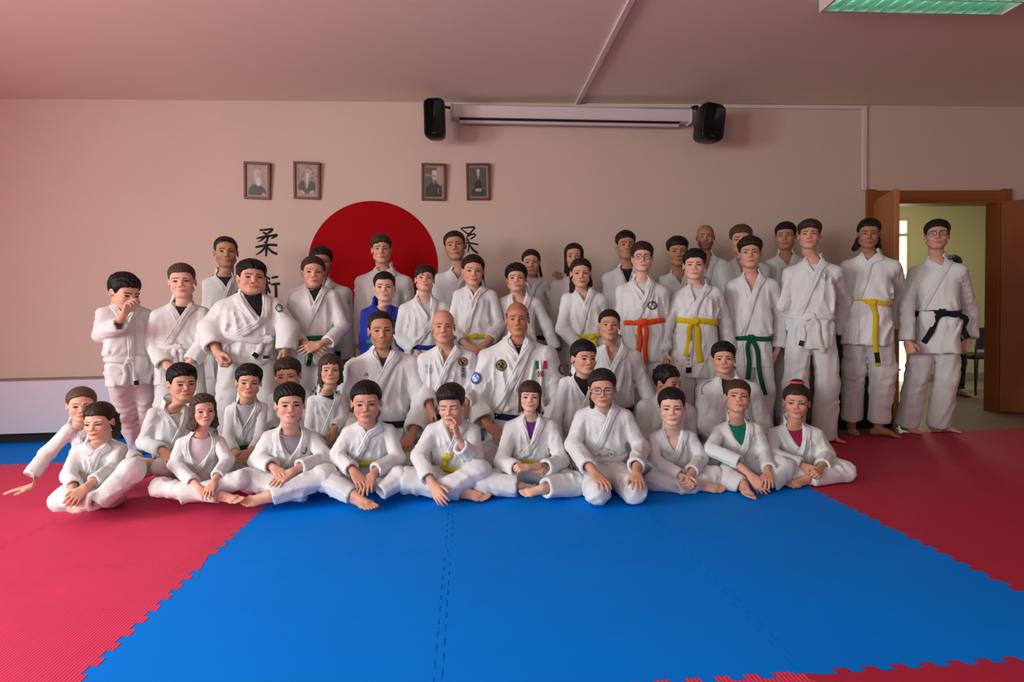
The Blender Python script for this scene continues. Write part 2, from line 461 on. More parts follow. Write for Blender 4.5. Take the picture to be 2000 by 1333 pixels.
# ------------------------------------------------------------------ hair
HAIR_G = (axis((-.125, .1251, .0066)), axis((-.135, -.02, .0066), (-.02, .165, .009)), axis((-.26, -.10, .0095), (-.10, .165, .0066)))
HAIR_GS = (axis((-.110, .1101, .0066)), axis((-.130, -.02, .0062), (-.02, .145, .0095)), axis((-.125, .160, .0066)))
def hair_sdf(P, h, seed):
    rg = np.random.RandomState(seed); ph = rg.rand(6)*6.28
    x, y, z = P[:, 0], P[:, 1], P[:, 2]; ax = np.abs(x)
    base = skull(np.stack([ax, y, z], 1))
    top = sm(.03, .095, z)
    fr = sm(-.02, -.085, y)
    t = h.get('tside', .006)+(h.get('ttop', .014)-h.get('tside', .006))*top+h.get('quiff', 0)*top*fr
    t = t+h.get('part', 0)*top*np.exp(-((x-h.get('partx', .0))/.006)**2)
    am = h.get('rough', .0022)
    ang = np.arctan2(x, z-.03)
    if h.get('back'):        # combed straight back
        t = t+am*.6*np.sin(ang*38+ph[0]+.8*np.sin(y*40))
    elif h.get('curl'):
        t = t+am*2.2*warpn(P, 150, ph[0])+am*warpn(P, 260, ph[1])
    else:
        sw = x*np.cos(ph[1])*.6+x*h.get('dirx', .5)+y*.4
        t = t+am*np.sin(sw*330+2*np.sin(z*55+ph[0])+1.3*np.sin(x*70+ph[2]))*(.5+.7*top)+am*.8*warpn(P, 90, ph[3])
    hl = hairline(P, h)
    t = t*(1-(1-fr)*.75*sm(.040, .0, hl)*sm(.055, .04, z))
    jag = h.get('jag', .004)
    hl = hl+jag*(.6*np.sin(x*310+3*np.sin(z*60+ph[4])+2*np.sin(x*97+ph[0]))+.4*np.sin(x*83+ph[5]))*sm(-.03, -.06, y)
    d = smax(base-t, -hl*.75, .006)
    d = np.maximum(d, -(base+.012))
    if h.get('fringe'):      # hair falling over the forehead
        f0 = h['fringe']      # height of the fringe's lower edge
        xs_ = h.get('fsweep', 0)
        edge = f0+xs_*x+h.get('farc', 0)*(x/.05)**2+jag*1.6*np.sin(x*190+ph[5]+2*np.sin(x*60))
        fd = np.maximum(base-h.get('tf', .008)*(.45+.55*sm(.0, .016, z-edge))-am*.8*np.sin(x*420+2.2*np.sin(z*70+ph[0])), edge-z)
        fd = np.maximum(fd, y+.02); fd = np.maximum(fd, z-.11); fd = np.maximum(fd, ax-h.get('fw', .060))
        d = smin(d, fd, .004)
    if h.get('long'):        # falls to a length, framing the face
        ln = h['long']; wd = h.get('lw', .088)
        sx = x*(1+.0*z)
        prof = np.clip((z-.03)/(ln-.03), 0, 1)
        rx = .083+(wd-.083)*prof; ry = .100-.018*prof
        yc = .024+.012*prof
        kk = np.sqrt((sx/rx)**2+((y-yc)/ry)**2)
        sh = (kk-1)*np.minimum(rx, ry)
        sh = sh+am*1.6*np.sin(np.arctan2(y-yc, x)*30+ph[0]+1.5*np.sin(z*45+ph[1]))+.006*warpn(P, 45, ph[2])*prof*h.get('wavy', .5)
        sh = np.maximum(sh, ln+.02*np.sin(x*120+ph[3])*.6-z); sh = smax(sh, z-.05, .03)
        fwid = h.get('open', .060)
        face = np.maximum(ax-fwid-.010*sm(.03, -.08, z)*h.get('flare', 0), y-h.get('faceback', -.005))
        sh = smax(sh, -face, .006)
        inner = np.sqrt((x/.062)**2+((y-.03)/.060)**2)-1
        sh = smax(sh, -inner*.06, .008)
        if h.get('oneside'): sh = np.maximum(sh, h['oneside']*x*-1-.03)
        d = smin(d, sh, .010)
    for c, r in h.get('blobs', []):
        d = smin(d, ell(P, c, r)+am*1.3*warpn(P, 120, ph[4]), .008)
    for a, b, ra, rb in h.get('tails', []):
        q = cone(P, a, b, ra, rb)+am*1.3*np.sin(x*300+2*np.sin(z*60+ph[2]))+.002*warpn(P, 70, ph[5])
        d = smin(d, q, .006)
    return d

# ------------------------------------------------------------------ hands and feet, modelled once per pose (left hand: palm -Y, fingers -Z, thumb +X)
def hand_mesh(pose, res=1.0):
    th = dict(relax=[(14, 26, 18), (18, 30, 20), (22, 34, 22), (26, 38, 24)],
              rest=[(6, 22, 14), (8, 24, 16), (10, 26, 16), (12, 28, 18)],
              curl=[(48, 58, 34), (52, 60, 36), (54, 62, 38), (56, 62, 40)],
              fist=[(78, 92, 55), (80, 94, 55), (80, 94, 55), (80, 92, 52)],
              point=[(12, 24, 14), (78, 92, 50), (80, 94, 52), (82, 92, 50)],
              flat=[(3, 6, 4), (3, 6, 4), (3, 6, 4), (3, 6, 4)])[pose]
    spread = dict(flat=9, rest=6).get(pose, 3)
    kn = [(.029, -.0, -.086), (.0095, .001, -.090), (-.010, 0, -.086), (-.027, -.002, -.079)]
    ln = [.068, .076, .070, .055]
    prim = []
    for k in range(4):
        prim.append(((.020-.012*k, 0, -.006), kn[k], .0165, .0125))
    segs = []
    for k in range(4):
        p = np.array(kn[k], float); a = 0; sp = math.radians(spread*(1.4-k)*1.0)
        for s, fr, r0, r1 in ((0, .45, .0098, .0088), (1, .31, .0088, .0080), (2, .24, .0080, .0062)):
            a += math.radians(th[k][s]); L = ln[k]*fr
            d = np.array([math.sin(sp)*math.cos(a), -math.sin(a), -math.cos(a)])
            q = p+d*L; sc = (1, 1.04, 1, .88)[k]
            segs.append((p.copy(), q.copy(), r0*sc, r1*sc)); p = q
    if pose in ('fist', 'point'): tp = [(.020, -.006, -.016), (.040, -.022, -.046), (.030, -.042, -.072), (.010, -.046, -.082)]
    elif pose == 'curl': tp = [(.020, -.006, -.016), (.044, -.022, -.046), (.048, -.036, -.074), (.040, -.046, -.096)]
    else: tp = [(.020, -.006, -.016), (.046, -.014, -.046), (.057, -.018, -.074), (.060, -.022, -.098)]
    def f(P):
        d = cone(P, (.004, .0, -.006), (0, .004, .21), .0235, .037)
        d = np.minimum(d, 9)
        q = P.copy(); q[:, 1] *= 1.12
        for a, b, ra, rb in prim: d = smin(d, cone(q, a, b, ra, rb), .012)
        d = smin(d, ell(P, (.026, -.010, -.036), (.015, .014, .028)), .012)
        fg = None
        for a, b, ra, rb in segs:
            c = cone(P, a, b, ra, rb); fg = c if fg is None else np.minimum(fg, c)
        d = smin(d, fg, .0045)
        for i, (r0, r1) in enumerate(((.0140, .0115), (.0115, .0098), (.0098, .0072))):
            d = smin(d, cone(P, tp[i], tp[i+1], r0, r1), .006)
        return d
    xs = axis((-.052, .0801, 0.0044*res)); ys = axis((-.105, .048, 0.0044*res)) if pose in ('fist', 'point', 'curl') else axis((-.085, .048, 0.0044*res))
    zs = axis((-.182, -.01, 0.0042*res), (-.01, .13, .014*res))
    V, Q = snet(f(grid(xs, ys, zs)).reshape(len(xs), len(ys), len(zs)), xs, ys, zs)
    return clean_islands(V, Q, 1)
HANDS = {k: hand_mesh(k) for k in ('relax', 'rest', 'curl', 'fist', 'point', 'flat')}
HANDS['far'] = hand_mesh('relax', 1.7)
def _foot(lying=False, k=1.0):
    def f(P):
        q = P*np.array([1, 1, 1.25], np.float32)
        d = cone(P, (0, .25, .062) if lying else (0, .012, .25), (0, .012, .052) if lying else (0, .005, .060), .038, .031)
        d = smin(d, ell(P, (0, .035, .028), (.028, .034, .030)), .02)
        d = smin(d, cone(P, (0, .0, .055), (.006, -.10, .026), .028, .019), .02)
        d = smin(d, cone(q, (.022, -.105, .026), (-.024, -.090, .024), .020, .019), .016)
        d = smin(d, cone(q, (0, .03, .030), (-.016, -.07, .026), .024, .022), .02)
        toes = [((.024, -.118), (.026, -.160), .0125), ((.008, -.122), (.010, -.160), .0095), ((-.006, -.118), (-.005, -.153), .0088),
                ((-.018, -.111), (-.018, -.142), .0082), ((-.029, -.100), (-.030, -.128), .0078)]
        tf = None
        for a, b, r in toes:
            c = cone(P, (a[0], a[1], .016), (b[0], b[1], .010), r, r*.88); tf = c if tf is None else np.minimum(tf, c)
        d = smin(d, tf, .006)
        return np.maximum(d, -P[:, 2]+.001)
    xs = axis((-.054, .0541, .0048*k)); ys = axis((-.180, .085, .0050*k)); zs = axis((-.006, .07, .0048*k), (.07, .17, .012*k))
    if lying: ys = axis((-.180, .05, .0050), (.05, .18, .012)); zs = axis((-.006, .115, .0050))
    V, Q = snet(f(grid(xs, ys, zs)).reshape(len(xs), len(ys), len(zs)), xs, ys, zs)
    return clean_islands(V, Q, 1)
FOOT = _foot(); FOOTP = _foot(True); FOOTF = _foot(k=1.8)
# ------------------------------------------------------------------ a person in a martial-arts uniform
def _knot():
    def f(P):
        d = 9
        for c, a, r in (((0, 0, 0), .5, (.030, .016, .018)), ((0, .002, 0), -.6, (.026, .014, .020)), ((0, .006, -.004), 0, (.017, .016, .022))):
            q = P-np.array(c, np.float32); ca, sa = math.cos(a), math.sin(a)
            x = q[:, 0]*ca+q[:, 2]*sa; z = -q[:, 0]*sa+q[:, 2]*ca
            k = np.maximum(np.maximum(np.abs(x)-r[0]+.008, np.abs(q[:, 1])-r[1]+.008), np.abs(z)-r[2]+.008)-.008
            d = k if isinstance(d, int) else smin(d, k, .003)
        return d
    xs = axis((-.045, .0451, .005)); ys = axis((-.028, .0301, .005)); zs = axis((-.036, .0361, .005))
    return snet(f(grid(xs, ys, zs)).reshape(len(xs), len(ys), len(zs)), xs, ys, zs)
KNOT = _knot()

def strip(rows):
    """quads of a band from a list of rows of points (n rows, m columns)"""
    n, m = rows.shape[:2]; V = rows.reshape(-1, 3)
    i = np.arange(n-1)[:, None]*m+np.arange(m-1)[None]
    return V, np.stack([i, i+1, i+m+1, i+m], -1).reshape(-1, 4)
def loft(rings, cap=True):
    n, m = rings.shape[:2]; V = rings.reshape(-1, 3)
    j = np.arange(m); i = np.arange(n-1)[:, None]*m
    Q = np.stack([i+j, i+(j+1) % m, i+m+(j+1) % m, i+m+j], -1).reshape(-1, 4)
    return V, Q
def path(keys, n):
    """smooth interpolation of key rows"""
    K = np.asarray(keys, float); m = len(K)
    s = np.linspace(0, m-1, n); i = np.clip(s.astype(int), 0, m-2); t = (s-i)[:, None]
    p0 = K[np.maximum(i-1, 0)]; p1 = K[i]; p2 = K[i+1]; p3 = K[np.minimum(i+2, m-1)]
    return 0.5*((2*p1)+(-p0+p2)*t+(2*p0-5*p1+4*p2-p3)*t*t+(-p0+3*p1-3*p2+p3)*t**3)

class Fig: pass
def ridge(x):
    """narrow crests between broad hollows, 0..1"""
    return np.exp(-(np.sin(x*.5)/.42)**2)

def crease(x):
    """soft bulges between narrow creases, 0..1"""
    return np.sqrt(np.abs(np.sin(x*.5))+.03)

def person(d):
    g = Fig(); seed = d['id']; rg = np.random.RandomState(100+seed); ph = rg.rand(40)*6.283
    Y = d['Y']; kind = d.get('kind', 'stand'); fp = d['face']; ch = fp.get('child', 0)
    lean = dict(stand=.02, cross=.05, kneel=.03)[kind]
    # ---- head placement
    Yh = Y-d.get('hfwd', lean)-.01
    top, chin, cx = d['head']; yw, pt, rl = d.get('turn', (0, 0, 0))
    hp = d.get('hair'); th = (hp.get('ttop', .014)*.9+hp.get('crown', 0)) if hp is not None else 0
    zt, zc = W(cx, top, Yh)[2], W(cx, chin, Yh-.06)[2]
    hs = (zt-zc)/((.122*(1+.05*ch)+th)+.115*(1-.07*ch))
    HO = np.array([W(cx, (top+chin)/2, Yh)[0], Yh, zc+.115*(1-.07*ch)*hs])
    face = -math.degrees(math.atan2(HO[0], Yh))
    R = eul(yw+face*.92, pt, rl)
    # ---- torso frame
    xl, yl, xr, yr = d['sh']
    SL, SR = W(xl, yl, Y), W(xr, yr, Y)
    by = math.radians(d.get('by', 0)-.75*math.degrees(math.atan2((SL[0]+SR[0])/2, Y)))
    C = (SL+SR)/2; hw = np.linalg.norm(SR-SL)/2
    dx = (SR-SL)[0]; dy = dx*math.tan(by)      # turn the shoulder line towards where the person faces
    SL = W(xl, yl, Y-dy/2); SR = W(xr, yr, Y+dy/2)
    u = nrm(SR-SL); C = (SL+SR)/2; hw = np.linalg.norm(SR-SL)/2
    bx, bz = d['belt'][:2]
    B = W(bx if bx else (xl+xr)/2, bz, Y+d.get('bback', 0 if kind == 'stand' else .05))
    w = nrm(C-B); u = nrm(u-w*(u@w)); v = np.cross(u, w); L = np.linalg.norm(C-B)
    Mt = np.stack([u, v, w], 1)
    loc = lambda P: (np.asarray(P)-B)@Mt
    wor = lambda q: np.asarray(q)@Mt.T+B
    tw = d.get('tw', .80)*hw; tb = d.get('tb', .64)*tw; bs = hw/.2
    nr = .0535*hs*d.get('nk', 1.0); wN = L+.44*hw
    hemw = loc(W(bx if bx else (xl+xr)/2, d['hem'], Y))[2] if d.get('hem') else -.9*hw
    kw = np.array([hemw-.02, hemw, -.02, .02, .10*L, .4*L, .72*L, L-.16*hw, L, L+.18*hw, L+.36*hw, L+.60*hw])
    ka = np.array([1.10*tw, 1.10*tw, 1.0*tw, 1.0*tw, 1.07*tw, 1.05*tw, max(1.02*tw, .80*hw), .76*hw, .60*hw, .40*hw, .31*hw, .2*hw])
    kb = np.array([1.12*tb, 1.12*tb, tb, tb, 1.06*tb, 1.06*tb, max(1.05*tb, .48*hw), .46*hw, .38*hw, .31*hw, .27*hw, .2*hw])
    fA = d.get('fold', 1.0)*.0140*max(.62, min(1.15, bs))
    ua_ = loc(W(*d['V'], Y-tb))[0]
    def torso(q, folds=True):
        wq = q[:, 2]
        a = np.interp(wq, kw, ka); b = np.interp(wq, kw, kb)
        uu = np.abs(q[:, 0])/a; vv = np.abs(q[:, 1])/b
        k = (uu**2.3+vv**2.3)**(1/2.3)
        e = (k-1)*np.minimum(a, b)*.92
        e = smax(e, wq-(L+.42*hw), .03*bs); e = np.maximum(e, hemw-wq)
        if folds:
            x_ = q[:, 0]/bs; z_ = wq/bs; y_ = q[:, 1]/bs; Lb = L/bs
            sd = np.where(x_+.02*np.sin(z_*9+ph[8]) > ua_*.6/bs, 1., -1.)
            wp = 1.3*np.sin(x_*9+ph[1])*np.cos(z_*8+ph[2])+.9*np.sin(z_*17-x_*7+ph[3])
            # long folds hanging from each shoulder towards the belt
            dx_ = x_-sd*.105; dz_ = Lb+.10-z_
            aS = np.arctan2(dx_, dz_); rS = np.hypot(dx_, dz_)
            f1 = ridge(aS*26+sd*ph[0]+ph[4]+wp*.8)*sm(.06, .2, rS)
            # pull folds rising from the belt's sides and cloth pouched over it
            ab_ = np.arctan2(x_-sd*.17, z_+.03); rb_ = np.hypot(x_-sd*.17, z_+.03)
            f2 = ridge(ab_*15+ph[5]+wp)*np.exp(-((rb_-.10)/.10)**2)
            f3 = ridge(x_*62+z_*22*np.sin(ph[6])+ph[7]+1.6*wp)
            m1 = sm(-.6, .5, np.sin(x_*11+z_*6+ph[9])); up = sm(-.01, .05, z_)
            cin = 1-.75*np.exp(-(z_/.035)**2)-.5*np.exp(-((z_-hemw/bs)/.03)**2)
            e = e-fA*cin*(up*(f1*(.45+.55*m1)+.9*f2)+(1-up)*(.9*f3+.5*f2)+.28*np.sin(z_*31+x_*19+ph[3]+wp)*np.sin(x_*27-z_*9+ph[5])-.25)*sm(L+.30*hw, L-.10*hw, wq)
        return e
    ra = d.get('ra', .30)*hw
    sj = []
    for sgn, S in ((-1, SL), (1, SR)):
        q = loc(S); sj.append(wor([q[0]-sgn*ra*.72, 0, q[2]-ra*.62]))
    def shoulders(P, q):
        e = None
        for sgn, j in ((-1, sj[0]), (1, sj[1])):
            c = cone(P, wor([sgn*.24*hw, -.01*bs, L+.13*hw]), j, .19*hw, ra)
            e = c if e is None else np.minimum(e, c)
        return e
    def jbase(P, folds=True):
        q = ((P-B.astype(np.float32))@Mt.astype(np.float32))
        e = smin(torso(q, folds), shoulders(P, q), .05*bs)
        e = smin(e, cone(q, (0, -.012*hs, L), (0, -.016*hs, wN+.035*hs), nr*1.20, nr*1.06), .02)
        return e, q
    # ---- where the legs are
    pk = d.get('legs', {})
    feet = []; limbs = []
    if kind == 'stand':
        hz = B[2]-.08*bs
        fts = pk.get('feet')
        for k, sgn in enumerate((-1, 1)):
            hip = wor([sgn*.47*tw, 0, 0])*[1, 1, 0]+[0, 0, hz]
            if fts: A = Wz(fts[k][0], fts[k][1], 0.0)+[0, .09*hs, 0]
            else: A = np.array([B[0]+sgn*tw*.62, Y+.03, 0])
            hem = pk.get('hemz', .085*hs)
            A2 = np.array([A[0], A[1], hem+d.get('zoff', 0)])
            kn = (hip+A2)/2+[sgn*.02*bs, -.03*bs, 0]
            limbs.append((hip, kn, A2, .56*tw+.008, .50*tw+.012, pk.get('rh', .46)*tw+.022))
            feet.append((np.array([A[0], A[1], d.get('zoff', 0)]), nrm([sgn*.35, -1, 0]) if not fts else nrm([pk.get('toe', (-.4, .5))[k], -1, 0]), np.array([0, 0, 1.0]), sgn, 1))
        hipc = (B*[1, 1, 0]+[0, 0, hz+.03], (tw*1.0, tb*1.0, .15*bs+.02))
    else:
        hr = d.get('hipz', .50)*hw
        Hc = np.array([B[0], Y+d.get('bback', .05)+.04*bs, hr])
        hipc = (Hc, (tw*1.08, .62*hw+.02, hr*1.05))
        for k, sgn in enumerate((-1, 1)):
            kx, ky, kd = pk['knees'][k]
            K_ = W(kx, ky, Y+kd); hip = Hc+[sgn*.42*tw, -.02, 0]
            K_[2] = max(K_[2], .40*hw)
            if kind == 'cross':
                an = pk.get('ankles', (None, None))[k]
                if an is None: A2 = np.array([Hc[0]-sgn*.35*hw, Y-1.55*hw, .28*hw])
                else: A2 = W(an[0], an[1], Y+an[2])
                A2[2] = max(A2[2], .20*hw)
                limbs.append((hip, K_, A2, .52*hw, pk.get('rk', .44)*hw, pk.get('rh', .36)*hw))
            else:
                A2 = np.array([K_[0]*.75+Hc[0]*.25+sgn*.02, Hc[1]+.25*hw, .26*hw])
                limbs.append((hip, K_, A2, .52*hw, .42*hw, .34*hw))
            f = pk.get('feet', (None, None))[k]
            if f:
                fd_, fu_ = nrm(f[3]), nrm(f[4])
                feet.append((A2-fu_*.050*hs+fd_*.025*hs, fd_, fu_, f[5] if len(f) > 5 else sgn, 0))
    st_p = .0114*max(.8, min(1.15, Y/4.0))*1.28
    def trousers(P):
        e = ell(P, *hipc)
        for i, (h_, k_, a_, r0, r1, r2) in enumerate(limbs):
            def limb(a, b, ra_, rb_, off, at):
                ab = (b-a).astype(np.float32); ln = float(np.linalg.norm(ab)); q = P-a.astype(np.float32)
                tt = q@ab/(ln*ln); t = np.clip(tt, 0, 1); dd = q-t[:, None]*ab
                x = nrm(np.cross(ab, (.2, 1, .3))).astype(np.float32); s1 = (q@x)/ra_
                y2 = nrm(np.cross(ab, x)).astype(np.float32); s2 = (q@y2)/ra_; tl = t*ln/max(.7, bs)
                wp = 1.5*np.sin(s1*2+tl*7+ph[off+2])+1.1*np.sin(s2*2.1-tl*11+ph[off+3])
                bend = np.exp(-((t-at)/.30)**2); m = sm(-.8, .6, np.sin(1.2*s1+s2+ph[off+1]+tl*6))
                f = -fA*1.15*((ridge(6.283*tl/.085+2.4*s1+ph[off]+wp)-.4)*(.12+(.9 if kind != 'stand' else .7)*bend)*m+(ridge(5.2*s1+3.6*s2+tl*7+ph[off+1]+1.2*wp)-.4)*.85)*(.3+.7*sm(1.02, .78, t) if at < .5 else 1)
                return np.sqrt((dd*dd).sum(1))-(ra_+(rb_-ra_)*t)+f, tt*ln, ln
            d1, _, _ = limb(h_, k_, r0, r1, 4*i, .9)
            d2, a2, l2 = limb(k_, a_, r1, r2, 12+4*i, .15)
            d2 = np.maximum(d2, a2-l2)
            dr_ = (a_-k_)/l2
            dd = smin(d1, d2, .03*bs)
            dd = np.maximum(dd, -cone(P, a_-dr_*.08*bs, a_+dr_*.03, r2*.55, r2-max(.0105, 1.5*st_p)))
            e = smin(e, dd, (.028 if kind != 'stand' else .010)*bs)
        return np.maximum(e, .003+d.get('zoff', 0)-P[:, 2])
    # ---- arms
    arms = []
    for k, key in enumerate(('L', 'R')):
        a = d.get(key); sgn = (-1, 1)[k]
        if a is None:
            e = sj[k]+np.array([sgn*.10*hw, .02, -1.30*hw]) if kind == 'stand' else sj[k]+np.array([sgn*.12*hw, .0, -1.1*hw]); c = e+(np.array([-sgn*.05*hw, -.05*bs, -1.05*hw]) if kind == 'stand' else np.array([-sgn*.3*hw, -.8*hw, -.4*hw])); hnd = c+np.array([0, -.02, -.5*hw]); pose = 'relax'; N = None; o = {}
        else:
            o = a[9] if len(a) > 9 else {}
            ex, ey, ed, c1, c2, cd, h1, h2, hd = a[:9]
            e = W(ex, ey, Y+ed); c = W(c1, c2, Y+cd); hnd = W(h1, h2, Y+hd) if h1 is not None else None
            pose = o.get('pose', 'relax'); N = o.get('n')
            if hnd is not None and kind != 'stand':
                dv = nrm(hnd-c); to = nrm(EYE-hnd); sh_ = 0
                for _ in range(30):
                    q_ = np.array([hnd+dv*t_*hs for t_ in (-.05, -.02, .02, .06, .09)], np.float32)
                    if trousers(q_).min() > .017*hs: break
                    hnd = hnd+to*.008; sh_ += .008
                c = c+nrm(EYE-c)*sh_*.8
        if a is not None or not o.get('exact'):
            out = nrm([sgn, 0, 0]) if False else None
        re = ra*o.get('re', 1.04); rc = ra*o.get('rc', 1.08)
        arms.append((sj[k], e, c, hnd, re, rc, pose, N, sgn, o))
    def sleeve(P, A):
        s, e, c, hnd, re, rc, *_r = A
        o = A[9]; k1, k2 = (0, 20) if A[8] < 0 else (10, 30)
        la = np.linalg.norm(e-s); lb = np.linalg.norm(c-e)
        def limb(a, b, r0, r1, off, elbow_at):
            ab = (b-a).astype(np.float32); ln = float(np.linalg.norm(ab)); q = P-a.astype(np.float32)
            tt = q@ab/(ln*ln); t = np.clip(tt, 0, 1); dd = q-t[:, None]*ab
            rr = r0+(r1-r0)*t
            x = nrm(np.cross(ab, (0.3, 1, .2))).astype(np.float32); s1 = (q@x)/r0
            y2 = nrm(np.cross(ab, x)).astype(np.float32); s2 = (q@y2)/r0; tl = t*ln/max(.7, bs)
            wp = 1.4*np.sin(s1*2+tl*9+ph[off+2])+1.1*np.sin(s2*2.3-tl*14+ph[off+3])
            bend = np.exp(-((t-elbow_at)/.38)**2)
            m = sm(-.7, .7, np.sin(1.3*s1+1.1*s2+ph[off+1]+tl*7))
            f = -fA*((ridge(6.283*tl/.066+2.6*s1+ph[off]+wp)-.4)*(.12+.9*bend)*m+(ridge(6.2*s1+4.5*s2+tl*17+ph[off+1]+1.2*wp)-.4)*(1-.55*bend)*.75)*(.25+.75*sm(1.02, .80, t) if elbow_at == 0 else 1)
            return np.sqrt((dd*dd).sum(1))-rr+f, tt*ln, ln
        d1, _, _ = limb(s, e, ra, re, k1, 1.0)
        d2, ax2, ln2 = limb(e, c, re, rc, k1+4, 0.0)
        d2 = np.maximum(d2, ax2-ln2)
        dirF = (c-e)/lb
        inner = cone(P, c-dirF*.07*bs, c+dirF*.03, rc*.5, rc-max(.0105, 1.15*.0114*max(.8, min(1.15, Y/4.0)))-.25*fA)
        return smin(d1, np.maximum(d2, -inner), .03*bs)
    # ---- V neck
    vx, vy = d['V']; q = loc(W(vx, vy, Y-tb)); ua, wa = q[0], q[2]
    def carve(q):
        t = np.clip((q[:, 2]-wa)/(wN-wa), 0, 1.05)
        half = t*nr*d.get('vw', 1.04); uc = ua*(1-np.clip(t, 0, 1))
        open_ = d.get('vround', 0)
        if open_: half = half+open_*np.sin(np.clip(t, 0, 1)*math.pi)
        return np.maximum(np.maximum(np.abs(q[:, 0]-uc)-half, wa-q[:, 2]), -nr*.55-q[:, 1])
    def jacket(P):
        e, q = jbase(P)
        e = np.maximum(e, -carve(q))
        for A in arms: e = smin(e, sleeve(P, A), .009*bs)
        if kind != 'stand': e = np.maximum(e, .012-P[:, 2])
        return e
    st = (.0114 if kind == 'stand' else .0102)*d.get('lod', 1)*max(.8, min(1.15, Y/4.0))
    pts = [wor([sx*1.15*tw, sy*1.2*tb, ww]) for sx in (-1, 1) for sy in (-1, 1) for ww in (hemw, L*.5)]+[C+[0, 0, .35*hw]]
    rad = ra+.02
    for A in arms:
        for p_ in A[:3]: pts += [p_-rad, p_+rad]
    pts += [wor([sx*hw, 0, L+.32*hw+.04*hs]) for sx in (-1, 1)]+[wor([0, -.5*hw, L]), wor([0, .52*hw, L])]
    pts = np.array(pts); lo, hi = pts.min(0)-.02, pts.max(0)+.02; lo[2] = max(lo[2], 0.004)
    xs, ys, zs = (axis((lo[0], hi[0], st)), axis((lo[1], hi[1], st*1.3)), axis((lo[2], hi[2], st)))
    root = empty('person', (B[0], Y, d.get('zoff', 0))); tag(root, d['label'], 'person')
    gi = d.get('gi', (214, 218, 217)); gm = cloth(gi)
    F = jacket(grid(xs, ys, zs)).reshape(len(xs), len(ys), len(zs))
    V, Q = snet(F, xs, ys, zs); V, Q = clean_islands(V, Q, .06)
    jo = mk('jacket', V, Q, gm, root)
    if d.get('gilabel'): jo['label'] = d['gilabel']
    # ---- projecting onto the jacket's front
    def project(target, direc, n=34):
        """march from outside along -direc (local frame) to the jacket"""
        t = np.full(len(target), .45*max(.7, bs))
        for _ in range(n):
            P = (wor(target+direc*t[:, None])).astype(np.float32)
            e = jbase(P)[0]; t = np.maximum(t-e*.75, -.02)
        return wor(target+direc*t[:, None]), direc@Mt.T
    g.project = project; g.loc, g.wor, g.root, g.jacket = loc, wor, root, jo
    g.tb, g.tw, g.L, g.hw, g.bs, g.Y = tb, tw, L, hw, bs, Y
    def cast(px, py):
        D = CF+(np.asarray(px, float)[:, None]-1000.0)/FPX*CR-(np.asarray(py, float)[:, None]-666.5)/FPX*CU
        D = D/np.linalg.norm(D, axis=1)[:, None]
        t = np.full(len(D), (Y-.75)/D[:, 1].mean()); e = t*0+1
        for _ in range(40):
            e = jacket((EYE+D*t[:, None]).astype(np.float32)); t = t+np.clip(e*.7, -.02, .2)
        return EYE+D*t[:, None], D, e < .006
    g.cast = cast
    # ---- lapels
    lw = .0275*max(.72, min(1.1, bs))*d.get('lw', 1)
    def lapel(sg, over, skirt=None):
        ks = []
        if skirt is not None:
            for t in (0, .5, 1): ks.append((skirt[0]+sg*t*.6*lw, 0, -.022*bs+(hemw+.004+.022*bs)*t, 0, 1, sg, 0))
            return band(sg, over, ks)
        ks.append((0, 0, wN+.022*hs, 0, -1, 0, -1))
        ks.append((0, 0, wN+.020*hs, sg*.75, -.65, 0, -1))
        ks.append((0, 0, wN+.010*hs, sg*1, 0, sg*.15, -1))
        ks.append((sg*nr*.55, 0, wN-.008*hs, sg*.72, .70, sg*.5, -.86))
        e0 = np.array([sg*nr*1.02, wN-.10*hw]); e1 = np.array([ua, wa])
        dr = nrm(e1-e0); nn = np.array([-dr[1], dr[0]]); nn = nn if nn[0]*sg > 0 else -nn
        bow = d.get('vround', 0)
        for t in (.10, .55, 1.0):
            p = e0+(e1-e0)*t+nn*(lw+bow*math.sin(t*3.14))
            ks.append((p[0], 0, p[1], 0 if t > .2 else sg*.25, 1, nn[0], nn[1]))
        if over:
            eb = np.array([d.get('cross', -.72)*sg*tw, .012])
            d2 = nrm(eb-e1); n2 = np.array([-d2[1], d2[0]]); n2 = n2 if n2[0]*sg > 0 else -n2
            for t in (.5, 1.0):
                p = e1+(eb-e1)*t+n2*lw; ks.append((p[0], 0, p[1], 0, 1, n2[0], n2[1]))
            p = p+d2*.022*bs; ks.append((p[0], 0, p[1], 0, 1, n2[0], n2[1]))
            lapel.end = p
        else:
            p = e1+dr*.035*bs+nn*lw; ks.append((p[0], 0, p[1], 0, 1, nn[0], nn[1]))
        band(sg, over, ks)
    def band(sg, over, ks):
        n = 14*len(ks)//2
        K = path(ks, n)
        cols = np.array([-1, -.92, -.62, -.5, -.38, -.06, .06, .4, .52, .9, 1])
        offs = np.array([-.004, .0075, .0075, .0052, .0075, .0075, .0052, .0075, .0052, .0080, -.006])*max(.8, bs)+(.003 if over else 0)
        dirs = np.stack([K[:, 3], K[:, 4], 0*K[:, 3]], 1); dirs /= np.linalg.norm(dirs, axis=1)[:, None]
        wv = np.stack([K[:, 5], 0*K[:, 5], K[:, 6]], 1); wv /= np.linalg.norm(wv, axis=1)[:, None]
        T = K[:, None, :3]+wv[:, None]*(cols[None, :, None]*lw)
        D = np.repeat(dirs[:, None], len(cols), 1)
        Pw, Dw = project(T.reshape(-1, 3), D.reshape(-1, 3))
        dep = -.004*sm(.85, 1.0, np.linspace(0, 1, n)) if over else -.012*sm(.80, 1.0, np.linspace(0, 1, n))
        Pw = Pw.reshape(n, len(cols), 3)+Dw.reshape(n, len(cols), 3)*(offs[None]+dep[:, None])[:, :, None]
        V, Q = strip(Pw)
